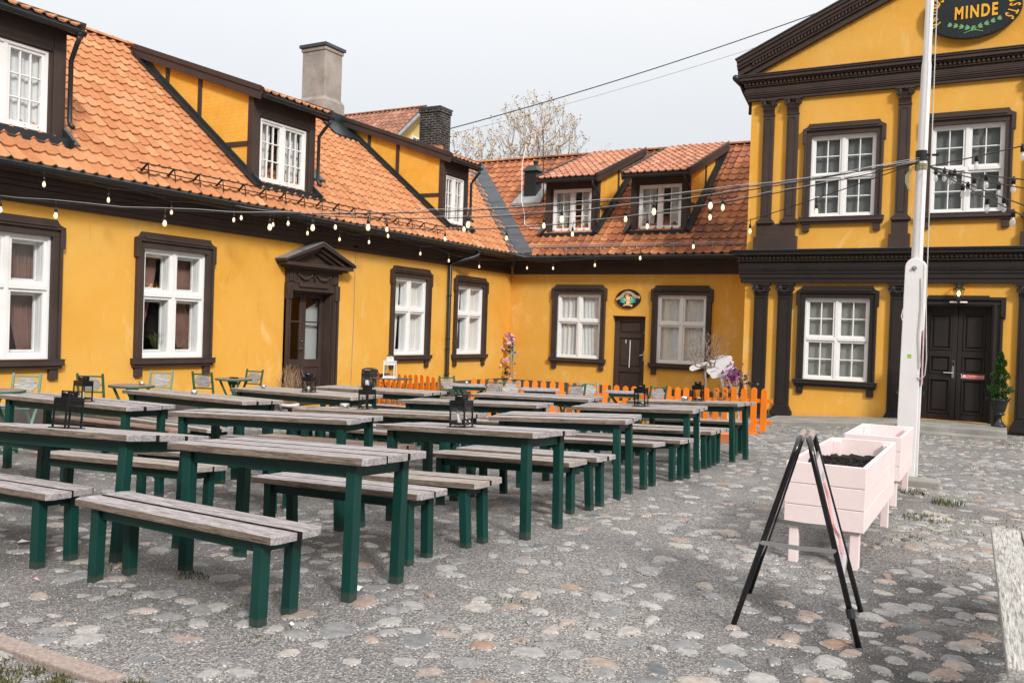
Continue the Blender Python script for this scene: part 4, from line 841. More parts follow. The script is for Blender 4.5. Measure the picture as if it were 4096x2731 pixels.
b = MB(); b.tube([(-13.35, 24.6, 7.3), (-13.3, 24.3, 6.6), (-13.0, 23.8, 5.4), (-12.72, 23.5, 4.95), (-12.55, 23.2, 4.62), (-12.2, 22.95, 4.46), (-11.7, 22.85, 4.42)], .011, 6); b.build('aerial_cable', 'white', bw)

# ------------------------------------------------------------------ pedimented building on the right
pb = thing('pediment_building', 'two storey yellow building with dark pilasters, columns and a pediment', 'building', (-.77, 19.9, -.25))
CX = -.77; HWL = 4.33; F = FR
LOW = [(-3.13, .625, 2.38), (1.59, .625, 2.38)]; UPP = [(-3.12, 4.11, 5.86), (-.77, 4.11, 5.88), (1.58, 4.11, 5.86)]; RD = (-1.42, -.22, -.06, 2.24)
def gable(b): b.add([F.pt(CX - HWL, 0, 7.3), F.pt(CX + HWL, 0, 7.3), F.pt(CX, 0, 9.26)], [(0, 1, 2)])
F.wall('wall', 'plaster', pb, CX - HWL, CX + HWL, -.5, 7.3, [(u - .66, u + .66, a, c) for u, a, c in LOW + UPP] + [RD], .3, gable)
b = MB()
for sg in (-1, 1): u = CX + sg * HWL; b.quad(F.pt(u, 0, -.5), F.pt(u, -9, -.5), F.pt(u, -9, 7.3), F.pt(u, 0, 7.3))
b.build('side_wall', 'plaster', pb, fix=False)
b = MB(); F.box(b, CX - HWL - .02, RD[0] - .2, -.05, .04, -.5, -.20); F.box(b, RD[1] + .2, CX + HWL, -.05, .04, -.5, -.20); b.build('plinth', 'concrete', pb, bevel=.01)
for u, a, c in LOW: window(F, pb, u, a, c, split=.5, cols=2, rows=2, kind='blind', trim='brown_dark')
for u, a, c in UPP: window(F, pb, u, a, c, split=.5, cols=2, rows=2, kind='blind_dark', trim='brown')
def volute(b, u, z, d, sg, r):
    pts = []
    for k in range(26): a = k / 25 * 4.2 * math.pi; rr = r * (1 - k / 27); pts.append(F.pt(u + sg * rr * math.cos(a - 1.57) * -1, d, z + rr * math.sin(a - 1.57) * -1))
    b.tube(pts, r * .17, 5)
    vs = [(u + r * .92 * math.cos(k * .628), z + r * .92 * math.sin(k * .628)) for k in range(10)]; b.prism(vs, F.pt, d - .10, d - .005)
def pilaster(u0, u1, upper):
    m = 'brown' if upper else 'brown_dark'; c = (u0 + u1) / 2; w = u1 - u0; b = MB(); zb, zt = (4.10, 6.36) if upper else (.02, 2.44); zbb = 3.99 if upper else -.19
    F.box(b, u0, u1, -.01, .085, zb, zt); e = .045
    for a, z0, z1 in ((u0 + e, zb + .06, zt - .06),): F.frame(b, a, u1 - e, z0, z1, .016, .08, .098)
    b_ = b.build('pilaster', m, pb, bevel=.004, seg=1)
    b = MB(); hb = zb - zbb
    for k, (o, f0, f1) in enumerate(((.075, 0, .45), (.055, .45, .62), (.035, .62, .82), (.018, .82, 1))): F.box(b, u0 - o, u1 + o, -.01, .10 + o * .8, zbb + hb * f0, zbb + hb * f1)
    b.build('pilaster_base', m, b_, bevel=.008)
    b = MB()
    if not upper:
        F.box(b, u0 - .05, u1 + .05, -.01, .15, 2.645, 2.69); F.box(b, u0 - .01, u1 + .01, -.01, .11, 2.44, 2.47); F.box(b, u0 - .005, u1 + .005, -.01, .10, 2.47, 2.645)
        for sg in (-1, 1): volute(b, c + sg * (w / 2 - .02), 2.565, .14, sg, .075)
        for k in range(7): b.lathe(F.pt(c - .09 + .03 * k, .125, 2.60), [(.003, -.022), (.013, 0), (.003, .022)], 7)
        b.tube([F.pt(c - .09, .13, 2.55), F.pt(c - .04, .145, 2.505), F.pt(c + .04, .145, 2.505), F.pt(c + .09, .13, 2.55)], .018, 6)
    else:
        F.box(b, u0 - .06, u1 + .06, -.01, .15, 6.68, 6.715); F.box(b, u0 - .01, u1 + .01, -.01, .10, 6.36, 6.39); F.box(b, u0 + .005, u1 - .005, -.01, .095, 6.39, 6.68)
        for sg in (-1, 1): volute(b, c + sg * (w / 2 + .005), 6.615, .14, sg, .062)
        for r, (z, n, h) in enumerate(((6.40, 5, .10), (6.47, 4, .13))):
            for k in range(n):
                u = c + (k - (n - 1) / 2) * w / n; p = [F.pt(u - .022, .10, z), F.pt(u + .022, .10, z), F.pt(u + .028, .125, z + h * .6), F.pt(u - .028, .125, z + h * .6), F.pt(u - .016, .155, z + h), F.pt(u + .016, .155, z + h), F.pt(u, .16, z + h * .82)]
                b.add(p, [(0, 1, 2, 3), (3, 2, 5, 4), (4, 5, 6)])
        for k in range(5): b.lathe(F.pt(c - .07 + .035 * k, .13, 6.655), [(.003, -.02), (.013, 0), (.003, .02)], 6)
        b.lathe(F.pt(c, .15, 6.69), [(.003, -.03), (.03, -.01), (.03, .01), (.003, .03)], 8)
    b.build('capital', m, b_, bevel=.003, seg=1)
for a, c in ((-4.87, -4.58), (-4.36, -4.06), (-2.08, -1.77), (.23, .54), (2.52, 2.82), (3.04, 3.33)): pilaster(a, c, False)
for a, c in ((-4.81, -4.58), (-4.30, -4.06), (-2.06, -1.82), (.28, .52), (2.52, 2.76), (3.04, 3.27)): pilaster(a, c, True)
for a, c in ((-4.93, -4.00), (-2.16, -1.75), (.21, .62), (2.46, 3.39)): b = MB(); F.box(b, a, c, -.01, .13, 3.40, 3.71); F.box(b, a + .05, c - .05, -.01, .11, 3.709, 3.985); b.build('pedestal', 'brown', pb, bevel=.008)
def entab(name, m, z0, lay, dz, cu):
    b = MB()
    for d, a, c in lay: F.box(b, CX - HWL - d, CX + HWL + d, -.3, d, z0 + a, z0 + c)
    n = int((2 * HWL + .4) / .085)
    for k in range(n): u = CX - HWL - .14 + k * .085; F.box(b, u, u + .05, dz[2] - .03, dz[2], z0 + dz[0], z0 + dz[1])
    for k in range(6):      # swelling frieze
        f = k / 5; F.box(b, CX - HWL - cu[2] - .045 * math.sin(math.pi * (f * .8 + .1)), CX + HWL + cu[2], -.1, cu[2] + .045 * math.sin(math.pi * (f * .8 + .1)), z0 + cu[0] + (cu[1] - cu[0]) * k / 6, z0 + cu[0] + (cu[1] - cu[0]) * (k + 1) / 6)
    return b.build(name, m, pb, bevel=.007, seg=1)
entab('entablature', 'brown_dark', 2.695, [(.09, 0, .10), (.11, .10, .20), (.13, .20, .235), (.17, .46, .50), (.20, .575, .60), (.25, .60, .66), (.27, .66, .70)], (.505, .57, .20), (.235, .46, .10))
b = MB(); F.box(b, CX - HWL - .29, CX + HWL + .29, -.02, .29, 3.396, 3.412); b.build('ledge_flashing', 'flash', pb)
entab('entablature', 'brown', 6.715, [(.08, 0, .06), (.10, .06, .085), (.15, .30, .33), (.19, .40, .43), (.24, .43, .50), (.265, .50, .54)], (.335, .395, .18), (.085, .30, .10))
b = MB(); F.box(b, CX - HWL - .285, CX + HWL + .285, -.02, .28, 7.256, 7.27); b.build('ledge_flashing', 'flash', pb)
SL = .452; b = MB(); HT = HWL + .29
for sg in (-1, 1):
    for o0, o1, d in ((.46, .39, .33), (.39, .31, .29), (.31, .25, .25), (.25, .12, .19), (.12, .0, .13)):
        zb = 7.27 - .12; zz = lambda h, x: zb + h + (HT - x) * SL
        x1 = HT; b.prism([(CX + sg * x1, zz(o1, x1)), (CX + sg * x1, zz(o0, x1)), (CX, zz(o0, 0)), (CX, zz(o1, 0))], F.pt, -.02, d)
    for k in range(64):
        x = HT - .35 - k * .068
        if x > .05: z = 7.15 + .22 + (HT - x) * SL; b.prism([(CX + sg * (x - .02), z - .05), (CX + sg * (x + .02), z - .05), (CX + sg * (x + .02), z + .035), (CX + sg * (x - .02), z + .035)], F.pt, .19, .23)
b.build('raking_cornice', 'brown', pb)
b = MB()
for sg in (-1, 1): b.hexa([F.pt(CX + sg * (HT + .03), .36, 7.60), F.pt(CX, .36, 7.612 + (HT) * SL), F.pt(CX, -9, 7.612 + HT * SL), F.pt(CX + sg * (HT + .03), -9, 7.60), F.pt(CX + sg * (HT + .03), .36, 7.625), F.pt(CX, .36, 7.64 + HT * SL), F.pt(CX, -9, 7.64 + HT * SL), F.pt(CX + sg * (HT + .03), -9, 7.625)])
b.build('roof', 'flash', pb)
b = MB(); xg = CX - HT - .02; b.tube([F.pt(xg, .30, 7.22), F.pt(xg, -9, 7.22)], .07, 8); b.tube([F.pt(xg + .02, -.1, 7.2), F.pt(xg + .1, -.12, 7.0), F.pt(CX - HWL - .07, -.2, 6.7), F.pt(CX - HWL - .07, -.2, 6.5)], .05, 8); b.build('gutter', 'black', pb, smooth=True)
# double door
b = MB(); a, c = RD[0], RD[1]; mid = (a + c) / 2
F.box(b, a - .20, a, -.02, .06, -.06, 2.24); F.box(b, c, c + .20, -.02, .06, -.06, 2.24); F.box(b, a - .20, a - .15, -.01, .10, -.06, 2.05); F.box(b, c + .15, c + .2, -.01, .10, -.06, 2.05); F.box(b, a - .08, a - .03, .05, .085, -.06, 2.28); F.box(b, c + .03, c + .08, .05, .085, -.06, 2.28)
F.box(b, a - .15, c + .15, -.01, .06, 2.24, 2.42); F.box(b, a - .15, c + .15, .05, .085, 2.27, 2.31); F.box(b, a + .05, c - .05, .05, .11, 2.37, 2.455); F.box(b, a - .24, a + .06, -.01, .10, 2.36, 2.425); F.box(b, c - .06, c + .24, -.01, .10, 2.36, 2.425); F.box(b, a - .24, a - .15, -.01, .10, 2.0, 2.36); F.box(b, c + .15, c + .24, -.01, .10, 2.0, 2.36)
b.build('door_surround', 'brown_dark', pb, bevel=.007)
b = MB(); F.box(b, a - .002, a + .004, -.3, -.004, -.06, 2.236); F.box(b, c - .004, c + .002, -.3, -.004, -.06, 2.236); F.box(b, a - .002, c + .002, -.3, -.004, 2.236, 2.242); b.build('door_lining', 'brown_dark', pb)
for sg in (-1, 1):
    p, q_ = (a, mid - .004) if sg < 0 else (mid + .004, c); b = MB(); D0, D1 = -.22, -.15; F.box(b, p, p + .10, D0, D1, -.06, 2.24); F.box(b, q_ - .10, q_, D0, D1, -.06, 2.24)
    for z0, z1 in ((2.10, 2.24), (1.25, 1.36), (.78, .88), (-.06, .08)): F.box(b, p + .1, q_ - .1, D0, D1, z0, z1)
    for z0, z1 in ((1.36, 2.10), (.88, 1.25), (.08, .78)):
        F.box(b, p + .1, q_ - .1, D0, D1 - .04, z0, z1); F.frame(b, p + .1, q_ - .1, z0, z1, .028, D0, D1 + .018); F.box(b, p + .165, q_ - .165, D0, D1 - .015, z0 + .065, z1 - .065)
    dl = b.build('door', 'brown_dark', pb, bevel=.007)
    if sg < 0:
        b = MB(); F.box(b, q_ - .075, q_ - .03, D1, D1 + .02, .80, 1.14); b.tube([F.pt(q_ - .05, D1 + .02, .90), F.pt(q_ - .05, D1 + .06, .90), F.pt(q_ - .22, D1 + .06, .90)], .012, 8); b.build('door_handle', 'steel', dl)
        b = MB(); F.box(b, q_ - .07, q_ - .035, D1 + .02, D1 + .03, 1.04, 1.13); b.build('keypad', 'blackgloss', dl)
    else:
        b = MB(); F.box(b, p + .09, p + .50, D1 + .004, D1 + .012, .80, .895); sg_ = b.build('door_plate', 'paper', dl); b = MB(); F.box(b, p + .10, p + .196, D1 + .010, D1 + .015, .808, .887); F.box(b, p + .204, p + .49, D1 + .010, D1 + .015, .808, .887); b.build('plate_field', 'signred', sg_)
        b = MB(); b.prism([(p + .115, .828)] + [(p + .148 + .033 * math.cos(R(180 - 18 * k)), .828 + .042 * math.sin(R(180 - 18 * k))) for k in range(11)], F.pt, D1 + .013, D1 + .018); b.build('sprinkler_symbol', 'paper', sg_)
        text('Sprinklersentral', .055, lambda x, d, y: F.pt(p + .347 + x, D1 + .0155 + d, .833 + y), 'paper', 'lettering', sg_, .001, .0005, .72)
b = MB(); b.quad(F.pt(a, -.24, -.1), F.pt(c, -.24, -.1), F.pt(c, -.24, 2.3), F.pt(a, -.24, 2.3)); b.build('hall', 'room', pb, fix=False)
# lit wall lantern over the double door
u, dd = -.815, .20; lp = None
b = MB(); b.lathe(F.pt(u, .02, 2.66), [(.05, -.05), (.06, 0), (.05, .05)], 10); b.tube([F.pt(u, .02, 2.67), F.pt(u, .12, 2.70), F.pt(u, dd, 2.68), F.pt(u, dd, 2.64)], .014, 7); b.lathe(F.pt(u, dd, 2.565), [(.115, 0), (.10, .02), (.055, .05), (.035, .09), (.045, .11), (.02, .13)], 6); b.lathe(F.pt(u, dd, 2.345), [(.012, -.03), (.035, 0), (.06, .01), (.06, .03)], 6)
for k in range(6): a_ = k * math.pi / 3; b.tube([F.pt(u + .055 * math.cos(a_), dd + .055 * math.sin(a_), 2.37), F.pt(u + .098 * math.cos(a_), dd + .098 * math.sin(a_), 2.57)], .006, 4)
lp = b.build('wall_lantern', 'black', pb); b = MB()
vs = [F.pt(u + r * math.cos(k * math.pi / 3), dd + r * math.sin(k * math.pi / 3), z) for r, z in ((.053, 2.37), (.095, 2.57)) for k in range(6)]; b.add(vs, [(k, (k + 1) % 6, 6 + (k + 1) % 6, 6 + k) for k in range(6)]); b.build('lantern_glass', 'lglass', lp, fix=False)
b = MB(); b.lathe(F.pt(u, dd, 2.44), [(.004, 0), (.024, .02), (.03, .05), (.02, .08), (.004, .095)], 10); b.build('lamp', 'lampglow', lp, smooth=True)
b = MB(); F.box(b, u - .16, u - .02, .10, .15, 2.30, 2.335); F.box(b, u + .02, u + .16, .10, .15, 2.30, 2.335); b.build('emergency_light', 'white', pb, bevel=.012)
# big oval sign in the pediment
sg_ = thing('oval_sign', 'large black oval sign with gold lettering high in the pediment', 'sign', F.pt(CX, .12, 8.12)); U0, Z0_, DS = CX - .0, 8.12, .13
b = MB(); b.prism(E_(.87, .575, 64, U0, Z0_), F.pt, .06, DS); b.build('board', 'signblack', sg_, bevel=.012)
b = MB()
for k in range(72): a_ = 2 * math.pi * k / 72; b.lathe(F.pt(U0 + .835 * math.cos(a_), DS + .004, Z0_ + .54 * math.sin(a_)), [(.003, -.012), (.012, 0), (.003, .012)], 6)
b.build('beaded_rim', 'black', sg_)
text('MINDE', .335, lambda x, d, y: F.pt(U0 + .06 + x, DS + d + .001, 7.955 + y), 'gold', 'lettering', sg_, .004, .011, .64, spacing=1.25)
LB = MB(); word = 'PRINDS CHRISTIAN AUGUSTS'; rx, rz = .645, .385
cum = [0.]
for k in range(464): a0_, a1_ = R(206 - k * .5), R(205.5 - k * .5); cum.append(cum[-1] + math.hypot(rx * (math.cos(a1_) - math.cos(a0_)), rz * (math.sin(a1_) - math.sin(a0_))))
for i, chh in enumerate(word):
    if chh == ' ': continue
    want = cum[-1] * i / (len(word) - 1); an = R(206 - .5 * next(k for k, v in enumerate(cum) if v >= want - 1e-6)); u, z = rx * math.cos(an), rz * math.sin(an); tx, tz = rx * math.sin(an), -rz * math.cos(an); l = math.hypot(tx, tz); ca, sa = tx / l, tz / l
    o = text(chh, .265, lambda x, d, y: F.pt(U0 + u + x * ca * .52 - y * sa, DS + d + .001, Z0_ + z + x * sa * .52 + y * ca), 'gold', 'letter', None, .004, .006)
    LB.add([v.co for v in o.data.vertices], [tuple(p.vertices) for p in o.data.polygons]); bpy.data.objects.remove(o)
LB.build('lettering', 'gold', sg_, fix=False)
b = MB()
for sg, tip in ((-1, (-.46, 7.875)), (1, (.55, 7.90))):
    p0 = (U0 + .04 * sg * -1 + .03, 7.72); p1 = (U0 + tip[0], tip[1]); b.bar(F.pt(p0[0] - sg * .13, DS + .004, p0[1] - .06), F.pt(p0[0] + sg * .05, DS + .004, p0[1]), .012, .006, up=(0, 1, 0))
    for k in range(5):
        f = k / 5; x, z = p0[0] + (p1[0] - p0[0]) * f, p0[1] + (p1[1] - p0[1]) * f; dx, dz = (p1[0] - p0[0]), (p1[1] - p0[1]); l = math.hypot(dx, dz); dx /= l; dz /= l
        for s2, aa in ((1, 28), (-1, -28), (0, 0)):
            ca, sa = math.cos(R(aa)), math.sin(R(aa)); ex, ez = dx * ca - dz * sa, dx * sa + dz * ca; ln = .105 - .004 * k; w = .019
            pl = [(x, z), (x + ex * ln * .3 - ez * w, z + ez * ln * .3 + ex * w), (x + ex * ln * .55 - ez * w * .75, z + ez * ln * .55 + ex * w * .75), (x + ex * ln * .62 - ez * w, z + ez * ln * .62 + ex * w), (x + ex * ln, z + ez * ln), (x + ex * ln * .62 + ez * w, z + ez * ln * .62 - ex * w), (x + ex * ln * .55 + ez * w * .75, z + ez * ln * .55 - ex * w * .75), (x + ex * ln * .3 + ez * w, z + ez * ln * .3 - ex * w)]
            b.prism(pl, F.pt, DS + .0, DS + .004 + .001 * (s2 + 1) + .0004 * k)
b.build('painted_sprigs', 'leafpaint', sg_)
# stone steps and ramp before it
b = MB(); b.hexa([(-1.75, 18.35, -.5), (.11, 18.35, -.5), (.11, 19.84, -.5), (-1.75, 19.84, -.5), (-1.75, 18.35, -.055), (.11, 18.35, -.065), (.11, 19.84, -.065), (-1.75, 19.84, -.055)])
b.hexa([(-1.75, 18.0, -.5), (.10, 18.0, -.5), (.10, 18.35, -.5), (-1.75, 18.35, -.5), (-1.75, 18.0, -.155), (.10, 18.0, -.165), (.10, 18.35, -.165), (-1.75, 18.35, -.155)])
st = b.build('stone_steps', 'concrete', bevel=.015, org=(-.8, 18.9, -.2)); tag(st, 'worn concrete double step before the dark double door', 'steps')
b = MB(); b.hexa([(-4.3, 18.2, -.5), (-1.755, 18.3, -.5), (-1.755, 19.84, -.5), (-4.3, 19.84, -.5), (-4.3, 18.2, -.21), (-1.755, 18.3, -.06), (-1.755, 19.84, -.06), (-4.3, 19.84, -.20)]); rp = b.build('ramp', 'concrete', bevel=.015, org=(-3, 19, -.3)); tag(rp, 'low concrete ramp rising along the foot of the pedimented building', 'ramp')

# ------------------------------------------------------------------ house, trees and wires beyond
fh = thing('neighbour_house', 'house beyond the ridge with brown tiled roof and pale yellow gable', 'house', (-25, 33, 0))
b = MB(); p30 = math.radians(40); ln = 3.2; tiles(b, (0, 33 - ln * math.cos(p30), 11.38 - ln * math.sin(p30)), (1, 0, 0), (0, math.cos(p30), math.sin(p30)), (0, -math.sin(p30), math.cos(p30)), -29.5, -23.15, ln, tw=.25, h=.04, rnd=random.Random(6)); ridge_caps(b, (-29.5, 33, 11.4), (-23.1, 33, 11.4)); b.build('roof', 'tileF', fh, fix=False)
b = MB(); b.add([(-23.6, 30.6, 0), (-23.6, 35.4, 0), (-23.6, 35.4, 9.3), (-23.6, 33, 11.25), (-23.6, 30.6, 9.3)], [(0, 1, 2, 3, 4)]); b.add([(-29.5, 30.6, 0), (-23.6, 30.6, 0), (-23.6, 30.6, 9.2), (-29.5, 30.6, 9.2)], [(0, 1, 2, 3)]); b.build('wall', 'brownfar', fh, fix=False)
b = MB()
for sg in (-1, 1): b = MB(); b.bar((-23.1, 33, 11.36), (-23.1, 33 + sg * 2.5, 11.36 - 2.5 * math.tan(p30)), .06, .22, up=(1, 0, 0)); b.bar((-23.3, 33, 11.2), (-23.3, 33 + sg * 2.5, 11.2 - 2.5 * math.tan(p30)), .35, .05, up=(0, 0, 1)); b.build('barge_board', 'zinc', fh)
b = MB(); b.box(-23.62, -23.55, 32.65, 33.35, 9.0, 10.05); fw = b.build('window', 'white', fh); b = MB(); b.box(-23.56, -23.54, 32.73, 32.98, 9.1, 9.97); b.box(-23.56, -23.54, 33.02, 33.27, 9.1, 9.97); b.build('pane', 'flash', fw)
def tree(name, label, base, top, cen, rad, npts, seed, bark, leaf, per, rt, group='trees behind the roofs', lsz=.11, trunk_r=None):
    """limbs grown towards points spread through the crown, thickness from the number of twigs carried"""
    rg = random.Random(seed); t = thing(name, label, 'tree', base, group); B = Vector(base); T = Vector(top); C = Vector(cen)
    pos, par = [], []
    for i in range(6): pos.append(B.lerp(T, i / 5) + Vector((rg.uniform(-1, 1), rg.uniform(-1, 1), 0)) * (T - B).length * .008 * (i > 0)); par.append(i - 1)
    tg = []
    while len(tg) < npts:
        v = Vector((rg.uniform(-1, 1), rg.uniform(-1, 1), rg.uniform(-1, 1)))
        if v.length < 1 and v.length > .25 * rg.random(): tg.append(C + Vector((v.x * rad[0], v.y * rad[1], v.z * rad[2])))
    tg.sort(key=lambda p: (p - T).length); tips, segs = [], []
    for p in tg:
        dT = (p - T).length; best, bi = 1e9, 5
        for i in range(3, len(pos)):
            q = pos[i]; d = p - q; l = d.length
            if (q - T).length > dT * .93 and i > 5: continue
            c = l * (1 + .5 * max(0, -(d.z / (l + 1e-6)) + .25))
            if c < best: best, bi = c, i
        q = pos[bi]; d = p - q; up = Vector((0, 0, 1)) * d.length * .16; o = Vector((rg.uniform(-1, 1), rg.uniform(-1, 1), rg.uniform(-.3, .3))) * d.length * .07; k = bi; n = 3
        for i in range(1, n + 1):
            f = i / n; pos.append(q + d * f + (o - up * .6) * math.sin(math.pi * f)); par.append(k); k = len(pos) - 1
        tips.append(k)
    cnt = [0] * len(pos)
    for k in tips:
        while k >= 0: cnt[k] += 1; k = par[k]
    b = MB()
    for k in range(1, len(pos)):
        r0, r1 = rt * cnt[par[k]] ** .46, rt * cnt[k] ** .46; r0 = min(r0, r1 * 1.5)
        b.tube([pos[par[k]], pos[k]], r0, 6 if r1 > rt * 3 else 3, r1=r1, caps=False)
    for k in tips:
        d = (pos[k] - pos[par[k]]).normalized()
        for _ in range(3): e = pos[k] + (d + Vector((rg.uniform(-1, 1), rg.uniform(-1, 1), rg.uniform(-.3, .9))) * .7).normalized() * rad[0] * rg.uniform(.05, .13); b.tube([pos[k], e], rt * .8, 3, r1=rt * .5, caps=False); tips_.append(e) if False else segs.append(e)
    b.build('trunk', bark, t, fix=False)
    if per:
        c = MB()
        for e in segs:
            for _ in range(per):
                p = e + Vector((rg.gauss(0, 1), rg.gauss(0, 1), rg.gauss(0, 1))) * lsz * .5; s = rg.uniform(.5, 1.2) * lsz
                a = rg.uniform(0, 6.28); el = rg.uniform(-.7, .9); v = Vector((math.cos(a) * math.cos(el), math.sin(a) * math.cos(el), math.sin(el))) * s; w = v.cross(Vector((rg.uniform(-1, 1), rg.uniform(-1, 1), 1))).normalized() * s * .34
                c.add([p, p + v * .5 + w, p + v, p + v * .5 - w], [(0, 1, 2, 3)], rg.uniform(.01, 1))
        c.build('crown', leaf, t, fix=False)
    return t
tree('bare_tree', 'large rounded spring tree with sparse yellow leaves behind the end roof', (-19.85, 37.7, -.3), (-19.85, 37.7, 6.0), (-19.8, 37.4, 10.15), (2.45, 2.2, 2.4), 560, 12, 'bark', 'bud', 2, .009)
tree('bare_tree', 'smaller spring tree with sparse yellow leaves beside the brick chimney', (-22.5, 35.8, -.3), (-22.4, 35.8, 5.5), (-22.3, 35.7, 9.0), (1.5, 1.5, 1.9), 260, 31, 'bark', 'bud', 2, .009)
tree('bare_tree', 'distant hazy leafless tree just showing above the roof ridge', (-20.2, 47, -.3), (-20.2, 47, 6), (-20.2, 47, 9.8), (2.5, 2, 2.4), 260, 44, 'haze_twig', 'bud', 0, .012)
for k, (a, c, r, lb, m_) in enumerate((((-15.9, 24.1, 7.9), (-2.8, 30.6, 13.05), .017, 'upper dark overhead wire running from the brick chimney to the right', 'rubber'), ((-15.9, 24.2, 7.75), (-2.6, 30.8, 12.65), .011, 'lower thin grey overhead wire running from the brick chimney', 'wire'))):
    b = MB(); A, B = Vector(a), Vector(c); b.tube([A.lerp(B, i / 16) - Vector((0, 0, .5 * 4 * (i / 16) * (1 - i / 16) * .45)) for i in range(17)], r, 5); o = b.build('overhead_wire', m_, org=a); tag(o, lb, 'wire', 'overhead wires')

# ------------------------------------------------------------------ plank tables and benches
def planks(b, Ln, Wd, n, z0, z1, rg, x_shift=0, clip=.03):
    w = Wd / n
    for i in range(n):
        y0, y1 = -Wd / 2 + i * w + .0115, -Wd / 2 + (i + 1) * w - .0115; a = rg.uniform(-.010, .010); c = rg.uniform(-.010, .010); e = rg.uniform(-.003, .003)
        k0 = clip if i == 0 else 0; k1 = clip if i == n - 1 else 0
        pl = [(-Ln / 2 + a + k0 * .7, y0), (Ln / 2 + c - k0 * .7, y0), (Ln / 2 + c, y0 + k0), (Ln / 2 + c, y1 - k1), (Ln / 2 + c - k1 * .7, y1), (-Ln / 2 + a + k1 * .7, y1), (-Ln / 2 + a, y1 - k1), (-Ln / 2 + a, y0 + k0)]
        q = [p for j, p in enumerate(pl) if p != pl[j - 1]]; b.prism(q, lambda u, d, z: (u, z, d), z0 + e, z1 + e)
def dress(o, Wd):      # long plank edges: brown outside, gap shade painted near-black in the joints
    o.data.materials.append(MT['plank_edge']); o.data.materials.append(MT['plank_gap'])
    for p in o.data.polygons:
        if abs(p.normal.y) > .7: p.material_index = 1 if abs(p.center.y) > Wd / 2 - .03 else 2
def furniture(name, label, cat, group, Ln, Wd, H, n, th, leg, inx, iny, apron, wood_, seed, part):
    t = local_thing(name, label, cat, group); rg = random.Random(seed)
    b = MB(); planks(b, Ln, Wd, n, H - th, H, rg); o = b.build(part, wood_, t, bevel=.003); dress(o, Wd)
    b = MB(); a, c = Ln / 2 - inx, Wd / 2 - iny; h = leg / 2
    for sg in (-1, 1):
        b.box(-a + h, a - h, sg * (c - .006) - .014, sg * (c - .006) + .014, H - th - apron, H - th - .001); b.box(sg * a - .014, sg * a + .014, -c + h, c - h, H - th - apron + .004, H - th - .001)
    b.build('frame', 'green', t, bevel=.003)
    for sx in (-1, 1):
        for sy in (-1, 1):
            b = MB(); lx, ly = rg.uniform(-.008, .008), rg.uniform(-.008, .008); x, y = sx * a, sy * c
            b.hexa([(x - h + lx, y - h + ly, -.025), (x + h + lx, y - h + ly, -.025), (x + h + lx, y + h + ly, -.025), (x - h + lx, y + h + ly, -.025), (x - h, y - h, H - th - .001), (x + h, y - h, H - th - .001), (x + h, y + h, H - th - .001), (x - h, y + h, H - th - .001)]); b.build('leg', 'green', t, bevel=.006)
    return t
def put(o, x, y, yaw, Ln, dz=0):
    c, s = math.cos(yaw), math.sin(yaw); h = Ln * .42
    za, zb = surf(x + c * h, y + s * h), surf(x - c * h, y - s * h); zc, zd = surf(x - s * .22, y + c * .22), surf(x + s * .22, y - c * .22)
    o.location = (x, y, (za + zb) / 2 + .006 + dz); o.rotation_euler = ((zc - zd) / .44, -math.atan2(za - zb, 2 * h), yaw)
TABLES = {}
def table(key, NR, yaw, Ln, label, Wd=.66, wood_='wood', dz=0):
    t = furniture('plank_table', label, 'table', 'plank tables on green legs', Ln, Wd, .745, 3, .04, .064, .12, .10, .075, wood_, hash(key) % 997, 'tabletop'); ya = R(yaw)
    cx = NR[0] - math.cos(ya) * Ln / 2 - math.sin(ya) * Wd / 2; cy = NR[1] - math.sin(ya) * Ln / 2 + math.cos(ya) * Wd / 2; put(t, cx, cy, ya, Ln, dz); TABLES[key] = t
def bench(NR, yaw, Ln, label, Wd=.36, wood_='wood', dz=0):
    t = furniture('plank_bench', label, 'bench', 'plank benches on green legs', Ln, Wd, .445, 2, .038, .062, .14, .075, .065, wood_, int(NR[0] * 131 + NR[1] * 77), 'seat'); ya = R(yaw)
    cx = NR[0] - math.cos(ya) * Ln / 2 - math.sin(ya) * Wd / 2; cy = NR[1] - math.sin(ya) * Ln / 2 + math.cos(ya) * Wd / 2; put(t, cx, cy, ya, Ln, dz)
class _H(dict): pass
def hash(s): return sum(ord(c) * (i * 31 + 7) for i, c in enumerate(s))
table('T1', (-2.85, 3.60), 3, 1.42, 'nearest table of the right-hand row, bare dark-knotted edge facing the camera')
table('T2', (-2.83, 5.50), -4, 1.50, 'second table of the right-hand row, carrying the lantern with the slumped candle')
table('T3', (-2.90, 7.48), 8, 1.36, 'third table of the right-hand row, swirling grain on its edge, nothing on top')
table('T4', (-2.86, 9.36), 4, 1.44, 'fourth table of the right-hand row, one lantern near its left end')
table('T5', (-2.84, 11.08), -6, 1.58, 'last table of the right-hand row, with a lantern and a steel apple bowl', wood_='wood_brown')
table('M1', (-4.54, 3.47), 4, 1.62, 'nearest table of the middle row at the left edge, black lantern on it', .70)
table('M3', (-4.85, 5.94), 8, 1.96, 'long bare table of the middle row directly behind the nearest right-hand table')
table('M4', (-4.44, 6.93), -1, 2.02, 'middle-row table with a lantern and a round metal tin', wood_='wood_brown')
table('M5', (-4.74, 9.25), 8, 1.86, 'fourth table of the middle row, bare, seen past the tall centre lantern')
table('M6', (-4.95, 11.25), 5, 1.85, 'last table of the middle row, bare, close to the bistro chairs')
table('M2', (-7.30, 5.62), 6, 1.85, 'front table of the row by the left wall, two lanterns overlap on it')
table('L1', (-7.22, 7.02), 1, 1.98, 'second table by the left wall with a small silver tealight cup', wood_='wood_brown')
table('L2', (-7.08, 8.72), -3, 2.25, 'third table by the left wall holding a cup and a lantern before the door', wood_='wood_brown')
